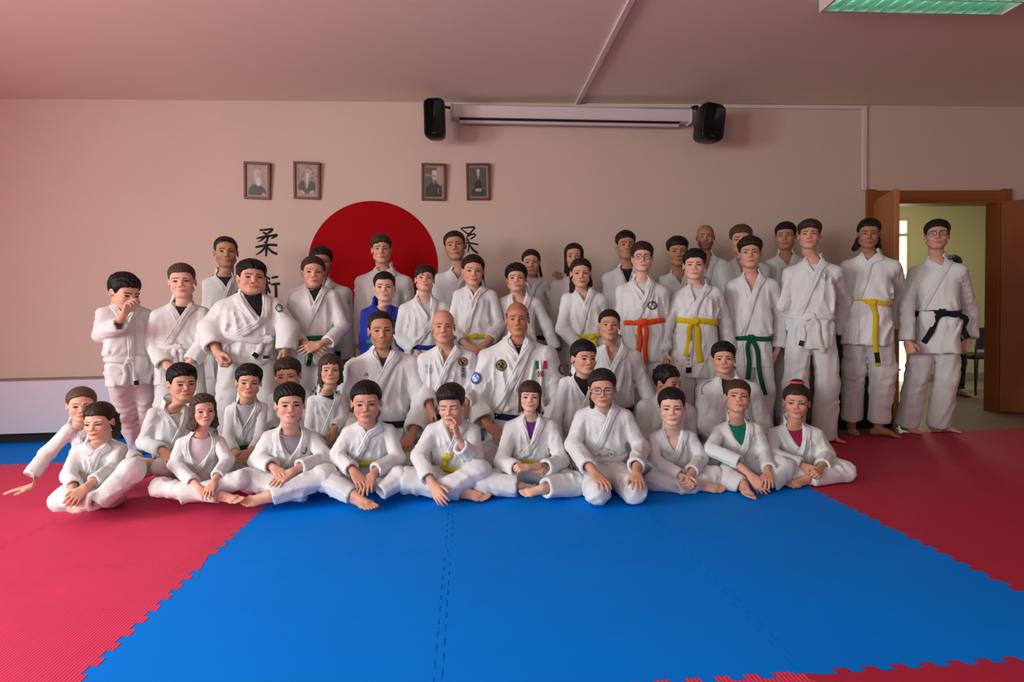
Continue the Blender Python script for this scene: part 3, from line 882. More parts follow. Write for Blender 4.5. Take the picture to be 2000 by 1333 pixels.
        if (np.cross(Pw[n//2, 6]-Pw[n//2, 5], Pw[n//2+1, 5]-Pw[n//2, 5])@v) < 0: Q = Q[:, ::-1]
        mk('lapel', V, Q, gm, jo)
    if not d.get('nolapel'):
        lapel(-1, False); lapel(1, True)
        if hemw < -.12*bs and kind == 'stand': lapel(1, True, lapel.end)
    # ---- belt
    bc = d['belt'][2] if len(d['belt']) > 2 else None
    if bc is not None:
        bm_ = cloth(bc); slope = d.get('bslope', 0)
        hb = .0205*max(.72, min(1.05, bs))*d.get('bh', 1)
        fi = np.linspace(0, 2*np.pi, 57)[:-1]; cols = np.array([-1, -.95, .0, .95, 1]); of = np.array([-.003, .0135, .0145, .0135, -.003])
        dr = np.stack([np.cos(fi), np.sin(fi), 0*fi], 1)
        wob = .004*np.sin(fi*3+ph[9])
        T = np.zeros((56, 5, 3)); T[:, :, 2] = cols[None]*hb+(slope*np.cos(fi)*tw+wob)[:, None]
        Pw, Dw = project(T.reshape(-1, 3), np.repeat(dr[:, None], 5, 1).reshape(-1, 3))
        Pw = Pw.reshape(56, 5, 3)+Dw.reshape(56, 5, 3)*of[None, :, None]
        V, Q = loft(np.transpose(Pw, (1, 0, 2)))
        bo = mk('belt', V, Q[:, ::-1] if False else Q, bm_, root)
        if d.get('beltlabel'): bo['label'] = d['beltlabel']
        tails = d.get('tails', [])
        if tails or d.get('knot'):
            kx, kz = d.get('knot', (bx if bx else (xl+xr)/2, bz))
            q = loc(W(kx, kz, Y-tb)); 
            Pk, Dk = project(np.array([[q[0], 0, q[2]]]), np.array([[0, 1., 0]]))
            ks_ = max(.72, min(1.05, bs))*d.get('bh', 1)
            kc = Pk[0]+v*.012*ks_
            KV = KNOT[0]*ks_
            mk('belt_knot', kc+KV[:, :1]*u+KV[:, 1:2]*(-v)+KV[:, 2:]*w, KNOT[1], bm_, bo)
            for ti, tl in enumerate(tails):
                tx, tz = tl[:2]; q1 = loc(W(tx, tz, Y-tb*1.15))
                q0 = loc(kc); sgn = 1 if q1[0] > q0[0] else -1
                bul = tl[2] if len(tl) > 2 else .35
                ctl = [(q0[0], q0[2]), (q0[0]+sgn*.02*bs+(q1[0]-q0[0])*bul*.8, q0[2]+(q1[2]-q0[2])*.22), (q0[0]+(q1[0]-q0[0])*(.5+.3*bul), q0[2]+(q1[2]-q0[2])*.6), (q1[0], q1[2])]
                K = path(ctl, 16)
                n = len(K); tp = np.zeros((n, 3)); tp[:, 0] = K[:, 0]; tp[:, 2] = np.maximum(K[:, 1], hemw+.01)
                Pp, _ = project(tp, np.tile([0, 1., 0], (n, 1)))
                vv = np.maximum.accumulate(loc(Pp)[:, 1]*.0+loc(Pp)[:, 1]); vv = loc(Pp)[:, 1]+.013+.004*np.sin(np.arange(n)*.7+ph[11])
                vv[0] = loc(kc)[1]+.002
                ctr = np.stack([K[:, 0], vv, K[:, 1]], 1)
                tg = np.gradient(ctr, axis=0); tg /= np.linalg.norm(tg, axis=1)[:, None]
                tw_ = (tl[3] if len(tl) > 3 else .25)*np.sin(np.linspace(0, 3, n)+ph[12+ti])
                side = np.cross(tg, np.stack([np.sin(tw_), np.cos(tw_), 0*tw_], 1)); side /= np.linalg.norm(side, axis=1)[:, None]
                nb = np.cross(side, tg); hbw = hb*.92*np.interp(np.linspace(0, 1, n), [0, .15, 1], [.75, .95, 1])
                th_ = .0028
                rows = []
                for sx, sn in ((-1, -1), (-1, 1), (0, 1.25), (1, 1), (1, -1), (0, -1)):
                    rows.append(ctr+side*(sx*hbw)[:, None]+nb*sn*th_)
                rr = np.stack(rows, 1)
                V, Q = loft(rr)
                V = wor(V); caps = [[(n-1)*6+i for i in (0, 1, 2, 3)], [(n-1)*6+i for i in (0, 3, 4, 5)]]
                to = mk('belt_tail', V, np.concatenate([Q, caps]), bm_, bo)
                if len(tl) > 4 and tl[4]:      # woven maker's tag near the tip
                    t0, t1 = n-4, n-2
                    rr2 = np.stack([ctr[t0:t1+1]+side[t0:t1+1]*(sx*hbw[t0:t1+1])[:, None]*.97+nb[t0:t1+1]*(th_*1.25+.0022)*(1 if (nb[t0]@np.array([0, 1, 0])) > 0 else -1) for sx in (-1, 0, 1)], 1)
                    V, Q = strip(wor(rr2.reshape(-1, 3)).reshape(rr2.shape))
                    mk('tag', V, Q, cloth(tl[4]), bo)
    # ---- trousers
    pts = []
    for l in limbs:
        for p_, r_ in zip(l[:3], l[3:]): pts += [p_-r_-.02, p_+r_+.02]
    pts += [hipc[0]-np.array(hipc[1])-.01, hipc[0]+np.array(hipc[1])+.01]
    pts = np.array(pts); lo, hi = pts.min(0), pts.max(0); lo[2] = max(lo[2], -.06)
    if kind == 'stand': hi[2] = min(hi[2], B[2]+.02)
    sp = st*pk.get('lod', 1.28 if kind != 'stand' or pk.get('feet') else 1.75)*(1.25 if d.get('lod') else 1)
    xs, ys, zs = axis((lo[0], hi[0], sp)), axis((lo[1], hi[1], sp*1.2)), axis((lo[2], hi[2], sp))
    F = trousers(grid(xs, ys, zs)).reshape(len(xs), len(ys), len(zs))
    V, Q = snet(F, xs, ys, zs); V, Q = clean_islands(V, Q, .06)
    mk('trousers', V, Q, cloth(d.get('pants', gi)), root)
    # ---- body: head, neck, chest, arms with hands, legs with feet in one skin
    hv = (morph(HV, fp)-PIV)@R.T+PIV
    hv = hv*hs+HO
    skin = np.array(lin(*fp['skin']))
    VV = [hv]; QQ = [HQ]; TT = []; CC = [face_paint(fp)]; nv = len(hv)
    rim = hv[RIM]; ang = np.arctan2(HV[RIM, 1]-.034, HV[RIM, 0]); m = len(RIM)
    def ring(wz, a, b, back=0.0):
        return wor(np.stack([a*np.cos(ang), -back-b*np.sin(ang), np.full(m, wz)], 1))
    bb = .012*hs
    def tr(wz, f): return ring(wz, np.interp(wz, kw, ka)*f, np.interp(wz, kw, kb)*f)
    wR = loc(rim)[:, 2].min(); w2 = min(wN-.06*hw, wR-.018*hs); w3 = min(wN-.20*hw, w2-.022*hs); w4 = min(L+.02*hw, w3-.02*hs)
    r2 = ring(w2, nr*1.04, nr*1.03, bb)
    rings = [rim*.5+r2*.5, r2, ring(w3, nr*1.32, nr*1.10, bb), ring(w4, .46*hw, .27*hw, .02*bs), ring(L-.22*hw, .57*hw, .37*hw, 0),
             tr(.70*L, .76), tr(.45*L, .76), tr(.2*L, .76), tr(0, .74), tr(hemw*.5, .6)]
    V, Q = loft(np.stack([rim]+rings)); V = V[m:]
    # the head's rim is the first ring
    Q2 = Q.copy(); Q2 = np.where(Q < m, RIM[np.clip(Q, 0, m-1)], Q-m+nv)
    VV.append(V); QQ.append(Q2[:, ::-1]); CC.append(np.tile(skin, (len(V), 1))); nv += len(V)
    last = nv-m
    VV.append(rings[-1].mean(0)[None]); CC.append(skin[None]); cen = nv; nv += 1
    TT.append(np.stack([last+np.arange(m), last+(np.arange(m)+1) % m, np.full(m, cen)], 1))
    def tube(ptsr):
        """hidden limb tube; returns the index of its first vertex"""
        nonlocal nv
        rr = []
        for i, (p_, r_) in enumerate(ptsr):
            t = nrm(ptsr[min(i+1, len(ptsr)-1)][0]-ptsr[max(i-1, 0)][0]); a = nrm(np.cross(t, (.31, .9, .2))); b = np.cross(t, a)
            an = np.arange(10)*.6283
            rr.append(p_+r_*(np.cos(an)[:, None]*a+np.sin(an)[:, None]*b))
        V, Q = loft(np.stack(rr)); VV.append(V); QQ.append(Q+nv); CC.append(np.tile(skin, (len(V), 1)))
        i0 = nv; nv += len(V); return i0, nv-10
    for A in arms:
        s, e, c, hnd, re, rc, pose, N, sgn, o = A
        if hnd is None: continue
        D = nrm(hnd-c) if 'd' not in o else nrm(o['d'])
        hz_ = hs*o.get('s', 1.0)*.98
        wr = hnd-D*.072*hz_
        if N is None:
            N = np.array([-sgn*.9, .45, 0.0]) if pose in ('relax', 'curl') and abs(D[2]) > .7 else np.array([0, .25, -1.0])
        N = nrm(np.asarray(N, float)); N = nrm(N-D*(N@D))
        T = np.cross(N, D)*(1 if sgn > 0 else -1)
        hvv, hq = HANDS['far' if (d.get('L'), d.get('R'))[0 if sgn < 0 else 1] is None else pose]
        E = nrm(c+(e-c)*.35-wr); zz = hvv[:, 2:]; up = np.clip(zz, 0, 1)
        V = wr+hz_*(hvv[:, :1]*T-hvv[:, 1:2]*N-(zz-up)*D+up*E)
        V[:, 2] = np.maximum(V[:, 2], .003)
        knk = skin*np.array([1, .90, .86])
        hc = skin*(1-.5*sm(-.06, -.12, hvv[:, 2]))[:, None]+knk*(.5*sm(-.06, -.12, hvv[:, 2]))[:, None]
        VV.append(V); QQ.append(hq[:, ::-1]+nv if sgn < 0 else hq+nv); CC.append(hc)
        topv = nv+int(np.argmax(hvv[:, 2])); nv += len(V)
        fe = wr+E*.125*hz_
        a0, a1 = tube([(fe, .030*hz_), (e, .030*hz_), (s, .040*hz_), (wor([sgn*.2*hw, 0, L-.3*hw]), .05*hz_)])
        TT.append([[topv, a0, a0+1]]); TT.append([[a1, a1+1, cen-3*m]])
    for P_, fd, fu, sgn, std in feet:
        fs = hs*d.get('fs', 1.0)*.98
        fd = nrm(fd); fu = nrm(fu-fd*(fu@fd)); fx = np.cross(-fd, fu)
        fv, fq = (FOOT if pk.get('feet') else FOOTF) if std else FOOTP; mir = 1 if sgn < 0 else -1       # big toe on the inner side
        yy = fv[:, 1:2]; upc = np.clip(yy-.02, 0, 1)*(0 if std else 1)
        lm = limbs[0 if sgn < 0 else 1]; E = nrm(lm[1]-lm[2])
        V = P_+fs*(fv[:, :1]*mir*fx-(yy-upc)*fd+fv[:, 2:]*fu+upc*E)
        if not std: 
            V = V-np.array([0, 0, min(0, V[:, 2].min()-.002)])
        flip = np.linalg.det(np.stack([mir*fx, -fd, fu])) < 0
        fc = skin*(1-.35*sm(-.11, -.15, fv[:, 1]))[:, None]*np.array([1, 1, 1])+skin*np.array([1.0, .80, .74])*(.35*sm(-.11, -.15, fv[:, 1]))[:, None]
        VV.append(V); QQ.append(fq[:, ::-1]+nv if flip else fq+nv); CC.append(fc)
        topv = nv+int(np.argmax(fv[:, 2] if std else fv[:, 1])); nv += len(V)
        l = limbs[0 if sgn < 0 else 1]
        end = P_+fs*fu*.18 if std else P_+fs*(E*.17+fu*.045)
        a0, a1 = tube([(end, .030*fs), (l[1]*.9+end*.1, .036*fs), (l[0], .05*fs), (hipc[0]+[0, 0, .03], .05*fs)])
        TT.append([[topv, a0, a0+1]]); TT.append([[a1, a1+1, cen]])
    mk('body', np.concatenate(VV), np.concatenate(QQ), SKIN, root, T=np.concatenate([np.asarray(t, np.int32) for t in TT]), col=np.concatenate(CC))
    # ---- undershirt in the neck opening
    if d.get('tee'):
        t0 = d.get('teen', .10)
        rr = []
        for wz, f in ((wN-t0*hw, 0), (wN-t0*hw-.10*hw, 1), (L-.24*hw, 2), (.70*L, 3), (.45*L, 3), (.2*L, 3)):
            if f == 0: r_ = ring(wz, nr*(1.22+t0*1.6), nr*(1.12+t0*1.0), bb*.8)
            elif f == 1: r_ = ring(wz, max(.42*hw, nr*1.7), max(.25*hw, nr*1.25), .018*bs)
            elif f == 2: r_ = ring(wz, .57*hw+.006, .37*hw+.006, 0)
            else: r_ = ring(wz, np.interp(wz, kw, ka)*.76+.006, np.interp(wz, kw, kb)*.76+.006)
            if f in (0, 1): r_ = r_-w*(np.clip(-np.sin(ang), 0, 1)**1.3*d.get('teed', .12)*hw*(1 if f == 0 else .55))[:, None]
            if f == 0: rr.append(r_*.985+r_.mean(0)*.015-w*.006)
            rr.append(r_)
        V, Q = loft(np.stack(rr))
        to = mk('t_shirt', V, Q[:, ::-1], cloth(d['tee']), root)
        if d.get('teelabel'): to['label'] = d['teelabel']
        g.tee = to
    # ---- hair
    if hp is not None:
        gg = HAIR_G if (hp.get('long') or hp.get('tails')) else HAIR_GS
        if d.get('lod'): gg = tuple(np.linspace(a[0], a[-1], int(len(a)*.8)) for a in gg)
        F = hair_sdf(grid(*gg), hp, seed).reshape([len(a) for a in gg])
        V, Q = snet(F, *gg); V, Q = clean_islands(V, Q, .02)
        V = (morph(V, fp)-PIV)@R.T+PIV
        mk('hair', V*hs+HO, Q, hairmat(hp['col']), root)
    g.head = lambda P: ((morph(np.asarray(P, float), fp)-PIV)@R.T+PIV)*hs+HO
    g.hs = hs
    if d.get('glasses'): glasses(g, d['glasses'])
    for b in d.get('badges', []): badge(g, *b)
    return g

def glasses(g, o):
    """spectacles: rims, bridge, side arms, and clear lenses"""
    t = np.linspace(0, 2*np.pi, 33)[:-1]
    fm = plain(o['col'], .35)
    frame = MB()
    w_, h_ = o.get('w', .0255), o.get('h', .0185)
    root_ob = None
    def rimpts(sg):
        c, s = np.cos(t), np.sin(t)
        x = sg*.0335+w_*np.sign(c)*np.abs(c)**.75; z = -.003+h_*np.sign(s)*np.abs(s)**.75
        y = -.0985+((np.abs(x)-.02)/.04)**2*.010
        return np.stack([x, y, z], 1)
    for sg in (-1, 1):
        p = g.head(rimpts(sg)); frame.tube(list(p)+[p[0]], .0017*g.hs*o.get('t', 1), 6)
        side = g.head(np.array([(sg*.059, -.089, .004), (sg*.074, -.065, .006), (sg*.0795, -.02, .006), (sg*.080, .012, .004)]))
        frame.tube(side, .0015*g.hs*o.get('t', 1), 6)
    frame.tube(g.head(np.array([(-.0085, -.099, .002), (0, -.1045, .004), (.0085, -.099, .002)])), .0015*g.hs, 6)
    gl = frame.build('glasses', fm, g.root, smooth=True)
    for sg in (-1, 1):
        p = g.head(rimpts(sg)); c = p.mean(0)
        V = np.concatenate([p, c[None]]); k = len(p)
        mk('lens', V, None, LENS, gl, T=np.stack([np.arange(k), (np.arange(k)+1) % k, np.full(k, k)], 1))
LENS = mat('clear_lens', (.9, .95, 1), .03, .5)
_b = LENS.node_tree.nodes['Principled BSDF']; _b.inputs['Alpha'].default_value = .10
LENS.blend_method = 'BLEND' if hasattr(LENS, 'blend_method') else 'BLEND'

def badge(g, px, py, wd, ht, painter, name='badge', n=22, off=.0065):
    """an embroidered patch lying on the jacket, painted by a function of (x, y) in -1..1 returning (rgb, keep)"""
    m = max(6, int(n*ht/wd))
    X, Z = np.meshgrid(np.linspace(-1, 1, n), np.linspace(-1, 1, m)); X, Z = X.ravel(), Z.ravel()
    P, D, hit = g.cast(px+X*wd/2, py-Z*ht/2)
    P = P-D*off*max(.7, g.bs)**.5
    rgb, keep = painter(X, Z)
    V, Q = strip(P.reshape(m, n, 3)); Q = Q[(keep & hit)[Q].all(1)]
    if len(Q) == 0: return
    used = np.zeros(len(V), bool); used[Q] = True; re = np.cumsum(used)-1
    mk(name, V[used], re[Q], PAINT, g.jacket, col=rgb[used])
# ------------------------------------------------------------------ the room
WALLM = mat('wall_paint', lin(204, 184, 170), 0.9, 0.2, noise=(1.5, 0.02), bump=[('noise', 220, 0.05, (1, 1, 1))])
CEILM = mat('ceiling_paint', lin(228, 218, 200), 0.92, 0.2, noise=(1.2, 0.02))
def struct(o): o['kind'] = 'structure'; return o
def px_x(px, py, Y): return float(W(px, py, Y)[0])
def px_z(px, py, Y): return float(W(px, py, Y)[2])
fl = MB().box((ROOM_L-.1, ROOM_F-.1, -.16), (8.4, 9.2, -.04)).build('floor', mat('floor_tile', lin(120, 108, 98), .45, .4, noise=(3, .06)))
struct(fl)
struct(MB().box((ROOM_L-.1, ROOM_F-.1, CEIL_Z), (ROOM_R+.1, WALL_Y+.12, CEIL_Z+.1)).build('ceiling', CEILM))
DX0, DX1 = px_x(1706, 600, WALL_Y), px_x(1951, 600, WALL_Y)
DZ = px_z(1850, 392, WALL_Y)
wb = MB()
wb.box((ROOM_L-.1, WALL_Y, -.16), (DX0, WALL_Y+.12, CEIL_Z)); wb.box((DX1, WALL_Y, -.16), (ROOM_R+.1, WALL_Y+.12, CEIL_Z)); wb.box((DX0, WALL_Y, DZ), (DX1, WALL_Y+.12, CEIL_Z))
struct(wb.build('wall_back', WALLM))
struct(MB().box((ROOM_R, ROOM_F, -.16), (ROOM_R+.1, WALL_Y, CEIL_Z)).build('wall_right', WALLM))
def wall_with_holes(name, ax, at, lo, hi, holes, z0, z1):
    m = MB(); cuts = sorted(holes); cur = lo
    def b(a0, a1, zz0, zz1):
        if ax == 'x': m.box((at-.1, a0, zz0), (at, a1, zz1))
        else: m.box((a0, at-.1, zz0), (a1, at, zz1))
    for a0, a1 in cuts:
        b(cur, a0, -.16, CEIL_Z); b(a0, a1, -.16, z0); b(a0, a1, z1, CEIL_Z); cur = a1
    b(cur, hi, -.16, CEIL_Z)
    return struct(m.build(name, WALLM))
wall_with_holes('wall_left', 'x', ROOM_L, ROOM_F, WALL_Y, [(-2.1, -.7), (.4, 1.8)], 1.05, 2.45)
wall_with_holes('wall_front', 'y', ROOM_F, ROOM_L-.1, ROOM_R+.1, [(-3.5, -1.7), (.1, 1.9)], 1.05, 2.45)

# ---- puzzle mats: every tile its own piece of the floor
MRED = mat('foam_red_lit', lin(214, 62, 98), .6, .15, noise=(4, .04), bump=[('wave', 27.5, .16, (1, .0, 0)), ('noise', 300, .04, (1, 1, 1))])  # ridged left mats, red brightened to carry the stronger light there
MRED2 = mat('foam_red_plain_dim', lin(176, 40, 68), .6, .15, noise=(4, .05), bump=[('noise', 350, .06, (1, 1, 1))])  # unridged right mats, same red darkened for the weaker light there
MBLUE = mat('foam_blue', lin(0, 128, 236), .65, .06, noise=(2.5, .04), bump=[('noise', 260, .035, (1, 1, 1))])
MX0, MY0, NT = -1.0975, 2.541, 11
def edge_pts(n=NT, d=.0115):
    out = [(0, 0)]; m = .045; p = (1-2*m)/n
    for k in range(n):
        t = m+k*p; out += [(t+.04*p, -d), (t+.52*p, -d), (t+.46*p, d), (t+.98*p, d)]
    return out+[(1-m*.6, 0), (1, 0)]
EP = edge_pts()
def mat_tile(i, j, m):
    g_ = .0011
    x0, y0 = MX0+i, MY0+j
    b = [(x0+t, y0+o+g_) for t, o in EP]; r = [(x0+1+o-g_, y0+t) for t, o in EP]
    t_ = [(x0+t, y0+1+o-g_) for t, o in reversed(EP)]; l = [(x0+o+g_, y0+t) for t, o in reversed(EP)]
    P = []
    for seg in (b, r, t_, l): P += seg[:-1]
    P[0] = (x0+g_, y0+g_); k1, k2, k3 = len(b)-1, len(b)+len(r)-2, len(b)+len(r)+len(t_)-3
    P[k1] = (x0+1-g_, y0+g_); P[k2] = (x0+1-g_, y0+1-g_); P[k3] = (x0+g_, y0+1-g_)
    n = len(P); V = [(x, y, 0) for x, y in P]+[(x, y, -.04) for x, y in P]
    F = [tuple(range(n))]+[(k, n+k, n+(k+1) % n, (k+1) % n) for k in range(n)]
    me = bpy.data.meshes.new('mat_tile'); me.from_pydata(V, [], F); me.materials.append(m); me.update()
    o = bpy.data.objects.new('mat_tile', me); COL.objects.link(o); o.parent = fl
for j in range(-5, 3):
    for i in range(-4, 7):
        if j == 2:
            if i > 3: continue
            m = MBLUE
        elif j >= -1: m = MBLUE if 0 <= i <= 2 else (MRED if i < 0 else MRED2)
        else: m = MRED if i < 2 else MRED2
        mat_tile(i, j, m)

# ---- ceiling trunking and wall trunking
WHITE = plain((214, 200, 192), .5)
cxw = px_x(1127, 200, WALL_Y)
struct(MB().box((cxw-.022, -.5, CEIL_Z-.022), (cxw+.022, WALL_Y, CEIL_Z)).build('trim_1', WHITE, bevel=.004))
zt_ = px_z(1400, 203, WALL_Y); xe = px_x(1687, 210, WALL_Y)
struct(MB().box((cxw-.02, WALL_Y-.022, CEIL_Z-.04), (xe+.02, WALL_Y, CEIL_Z-.004)).build('trim_2', WHITE, bevel=.004))
struct(MB().box((xe-.022, WALL_Y-.022, px_z(1690, 372, WALL_Y)), (xe+.022, WALL_Y, CEIL_Z-.035)).build('trim_3', WHITE, bevel=.004))

# ---- double door
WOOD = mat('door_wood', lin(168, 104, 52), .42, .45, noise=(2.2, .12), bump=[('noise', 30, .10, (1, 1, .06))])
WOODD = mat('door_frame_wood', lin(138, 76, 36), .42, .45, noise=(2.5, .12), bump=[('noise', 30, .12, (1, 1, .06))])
struct_door = empty('door_1', (DX0, WALL_Y, 0)); struct_door['kind'] = 'structure'
cz0 = px_z(1850, 373, WALL_Y); ex0 = px_x(1690, 400, WALL_Y); ex1 = px_x(1972, 400, WALL_Y)
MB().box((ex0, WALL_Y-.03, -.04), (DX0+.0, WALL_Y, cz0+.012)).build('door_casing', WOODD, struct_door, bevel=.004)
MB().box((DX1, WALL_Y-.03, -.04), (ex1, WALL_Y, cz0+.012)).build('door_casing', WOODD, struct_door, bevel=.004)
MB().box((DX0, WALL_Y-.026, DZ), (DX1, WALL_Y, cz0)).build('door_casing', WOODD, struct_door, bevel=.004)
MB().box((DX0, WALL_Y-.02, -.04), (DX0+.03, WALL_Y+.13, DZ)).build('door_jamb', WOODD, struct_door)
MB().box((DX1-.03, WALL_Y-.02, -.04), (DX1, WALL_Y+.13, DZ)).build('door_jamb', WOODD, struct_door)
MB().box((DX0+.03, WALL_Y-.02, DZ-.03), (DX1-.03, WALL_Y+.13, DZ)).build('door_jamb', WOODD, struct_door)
LW_ = (DX1-DX0)/2-.02
def project_px(P):
    q = np.asarray(P, float)-EYE; z = q@CF
    return 1000+FPX*(q@CR)/z, 666.5-FPX*(q@CU)/z
def leaf(hx, ang, sgn, m):
    ca, sa = math.cos(ang), math.sin(ang); t = .042
    h = np.array([hx, WALL_Y-.03, 0]); a = np.array([ca, -sa, 0])*LW_; n = np.array([sa, ca, 0])*t*sgn
    z0, z1 = -.032, DZ-.012
    pts = [h+[0, 0, z0], h+a+[0, 0, z0], h+a+n+[0, 0, z0], h+n+[0, 0, z0]]
    pts += [p+np.array([0, 0, z1-z0]) for p in pts]
    o = MB().hexa(pts).build('door_leaf', m, struct_door, bevel=.003)
    c = h+a*.93+np.array([0, 0, 1.02])
    hd = MB()
    for s in (0, 1):
        q = c+n*s; o_ = nrm(n)*(.05 if s else -.05)
        hd.tube([q, q+o_, q+o_-nrm(a)*.11], .009, 8)
    hd.build('door_handle', plain((150, 150, 150), .3, metal=1.0), o, smooth=True)
    return o
best = min(np.radians(np.arange(70, 130, .5)), key=lambda A: abs(project_px((DX0+.02+LW_*math.cos(A), WALL_Y-.03-LW_*math.sin(A), 1.9))[0]-1757))
leaf(DX0+.02, best, -1, WOOD)
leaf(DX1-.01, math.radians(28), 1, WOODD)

# ---- the room beyond the door
WALLY = mat('back_room_paint', lin(206, 196, 140), .9, .2)
struct(MB().box((2.6, 8.2, -.04), (8.2, 8.3, 2.9)).build('wall_far', WALLY))
struct(MB().box((2.5, WALL_Y+.12, -.04), (2.6, 8.2, 2.9)).build('wall_far_left', WALLY))
struct(MB().box((8.2, WALL_Y+.12, -.04), (8.3, 8.2, 2.9)).build('wall_far_right', WALLY))
struct(MB().box((2.5, WALL_Y+.12, 2.9), (8.3, 8.3, 3.0)).build('ceiling_far', WALLY))
struct(MB().box((px_x(1770, 700, 8.2), 8.185, -.04), (8.2, 8.2, .05)).build('baseboard_far', plain((150, 140, 120))))
wn = empty('window_1', (px_x(1760, 600, 8.2), 8.2, 0)); wn['kind'] = 'structure'
wx0, wx1 = px_x(1690, 600, 8.19), px_x(1768, 600, 8.19); wz0, wz1 = px_z(1760, 800, 8.19), px_z(1765, 432, 8.19)
MB().box((wx0, 8.185, wz0), (wx1, 8.195, wz1)).build('pane', mat('bright_pane', (1, 1, .9), .3, emit=((1, .94, .62), 3.2)), wn)
fm_ = MB()
for a, b in (((wx0-.05, wz0-.05), (wx0, wz1+.05)), ((wx1, wz0-.05), (wx1+.04, wz1+.05)), ((wx0, wz1), (wx1, wz1+.05)), ((wx0, wz0-.05), (wx1, wz0)), ((wx0, wz1-.22), (wx1, wz1-.18))):
    fm_.box((a[0], 8.16, a[1]), (b[0], 8.2, b[1]))
fm_.build('window_frame', plain((190, 180, 140)), wn)
area('lamp_next_room', (5.6, 7.0, 2.85), (5.6, 7.0, 0), 1.2, .6, 20, (1, .93, .74))

# ---- ceiling light with louvre
LZ = CEIL_Z-.075
p1, p2 = Wz(1610, 21, LZ), Wz(1952, 31, LZ)
lx0, lx1, ly1 = p1[0], p2[0], (p1[1]+p2[1])/2; ly0 = ly1-.62
cl = empty('ceiling_light', ((lx0+lx1)/2, (ly0+ly1)/2, CEIL_Z)); tag(cl, 'square ceiling light with a greenish glowing metal louvre, top right', 'ceiling light')
hs_ = MB(); t = .018
hs_.box((lx0-t, ly0-t, LZ), (lx0, ly1+t, CEIL_Z)); hs_.box((lx1, ly0-t, LZ), (lx1+t, ly1+t, CEIL_Z)); hs_.box((lx0, ly1, LZ), (lx1, ly1+t, CEIL_Z)); hs_.box((lx0, ly0-t, LZ), (lx1, ly0, CEIL_Z))
hs_.box((lx0, ly0, CEIL_Z-.006), (lx1, ly1, CEIL_Z))
hs_.build('housing', plain((210, 196, 180), .5), cl)
LOUV = mat('louvre', lin(170, 205, 190), .3, .5, metal=.6)
nb_ = 13
for k in range(1, nb_):
    x = lx0+(lx1-lx0)*k/nb_
    MB().prism([(x-.002, ly0, LZ), (x+.002, ly0, LZ), (x+.006, ly0, LZ+.045), (x-.006, ly0, LZ+.045)], (0, ly1-ly0, 0)).build('louvre_blade', LOUV, cl)
for k in range(0, 5):
    y = ly0+(ly1-ly0)*k/4
    MB().prism([(lx0, y-.004, LZ), (lx0, y+.004, LZ), (lx0, y+.014, LZ+.045), (lx0, y-.014, LZ+.045)], (lx1-lx0, 0, 0)).build('louvre_rail', LOUV, cl)
TUBE = mat('lamp_tube', (.6, 1, .9), .4, emit=((.42, 1.0, .80), 2.6))
for k in range(4):
    y = ly0+(ly1-ly0)*(k+.5)/4
    MB().tube([(lx0+.02, y, LZ+.055), (lx1-.02, y, LZ+.055)], .012, 10).build('lamp_tube', TUBE, cl, smooth=True)
REFL = mat('reflector', lin(150, 230, 205), .35, .5, emit=((.30, .85, .66), .55))
MB().box((lx0, ly0, CEIL_Z-.012), (lx1, ly1, CEIL_Z-.0065)).build('reflector', REFL, cl)

# ---- low white cover along the left of the back wall
rc_y = 5.36
rz1, rz0, rx1 = px_z(60, 741, rc_y), px_z(60, 847, rc_y), px_x(236, 790, rc_y)
rc = empty('radiator_cover', ((ROOM_L+rx1)/2, rc_y, 0)); tag(rc, 'long low white boxed cover standing along the wall at far left', 'cover')
MB().box((ROOM_L+.01, rc_y, rz0), (rx1, WALL_Y-.003, rz1-.012)).build('box', mat('white_laminate', lin(206, 204, 212), .5, .4, noise=(2, .02)), rc, bevel=.003)
MB().box((ROOM_L+.01, rc_y-.012, rz1-.012), (rx1+.01, WALL_Y-.003, rz1)).build('top_board', plain((150, 118, 108), .6), rc, bevel=.003)
MB().box((ROOM_L+.03, rc_y+.05, 0.001), (rx1-.04, WALL_Y-.02, rz0)).build('gap_shade', plain((34, 26, 28), .8), rc)  # dark block standing in for the shade in the gap under the box

# ---- dark padded crash mat standing on edge behind the teenagers
cpx0, cpx1 = px_x(1618, 750, 4.95), px_x(1756, 750, 4.95)
cm = empty('crash_mat', ((cpx0+cpx1)/2, 4.98, -.04)); tag(cm, 'tall dark navy padded crash mat on edge behind the long-haired teenager', 'crash mat')
MB().box((cpx0, 4.93, -.038), (cpx1, 5.11, .98)).build('pad', mat('vinyl_navy', lin(24, 24, 36), .5, .4, noise=(3, .2)), cm, bevel=.03, smooth=True)
MB().box((cpx0+.004, 4.925, .46), (cpx1-.004, 5.115, .475)).build('seam', plain((20, 22, 60), .6), cm)

# ---- red sun painted on the wall
def disc(name, c, r, m, y0, y1, n=96):
    a = np.linspace(0, 2*np.pi, n+1)[:-1]
    P = [(c[0]+r*math.cos(t), y1, c[1]+r*math.sin(t)) for t in a]
    return MB().prism(P, (0, y0-y1, 0)).build(name, m)
sx0, sx1, szt = px_x(602, 520, WALL_Y), px_x(855, 520, WALL_Y), px_z(728, 393, WALL_Y)
sr_ = (sx1-sx0)/2
su = disc('sun_disc', ((sx0+sx1)/2, szt-sr_), sr_, mat('red_paint', lin(156, 0, 10), .75, .1, noise=(3, .04)), WALL_Y-.006, WALL_Y-.001)
tag(su, 'large red sun disc on the pale back wall above the group', 'wall emblem')

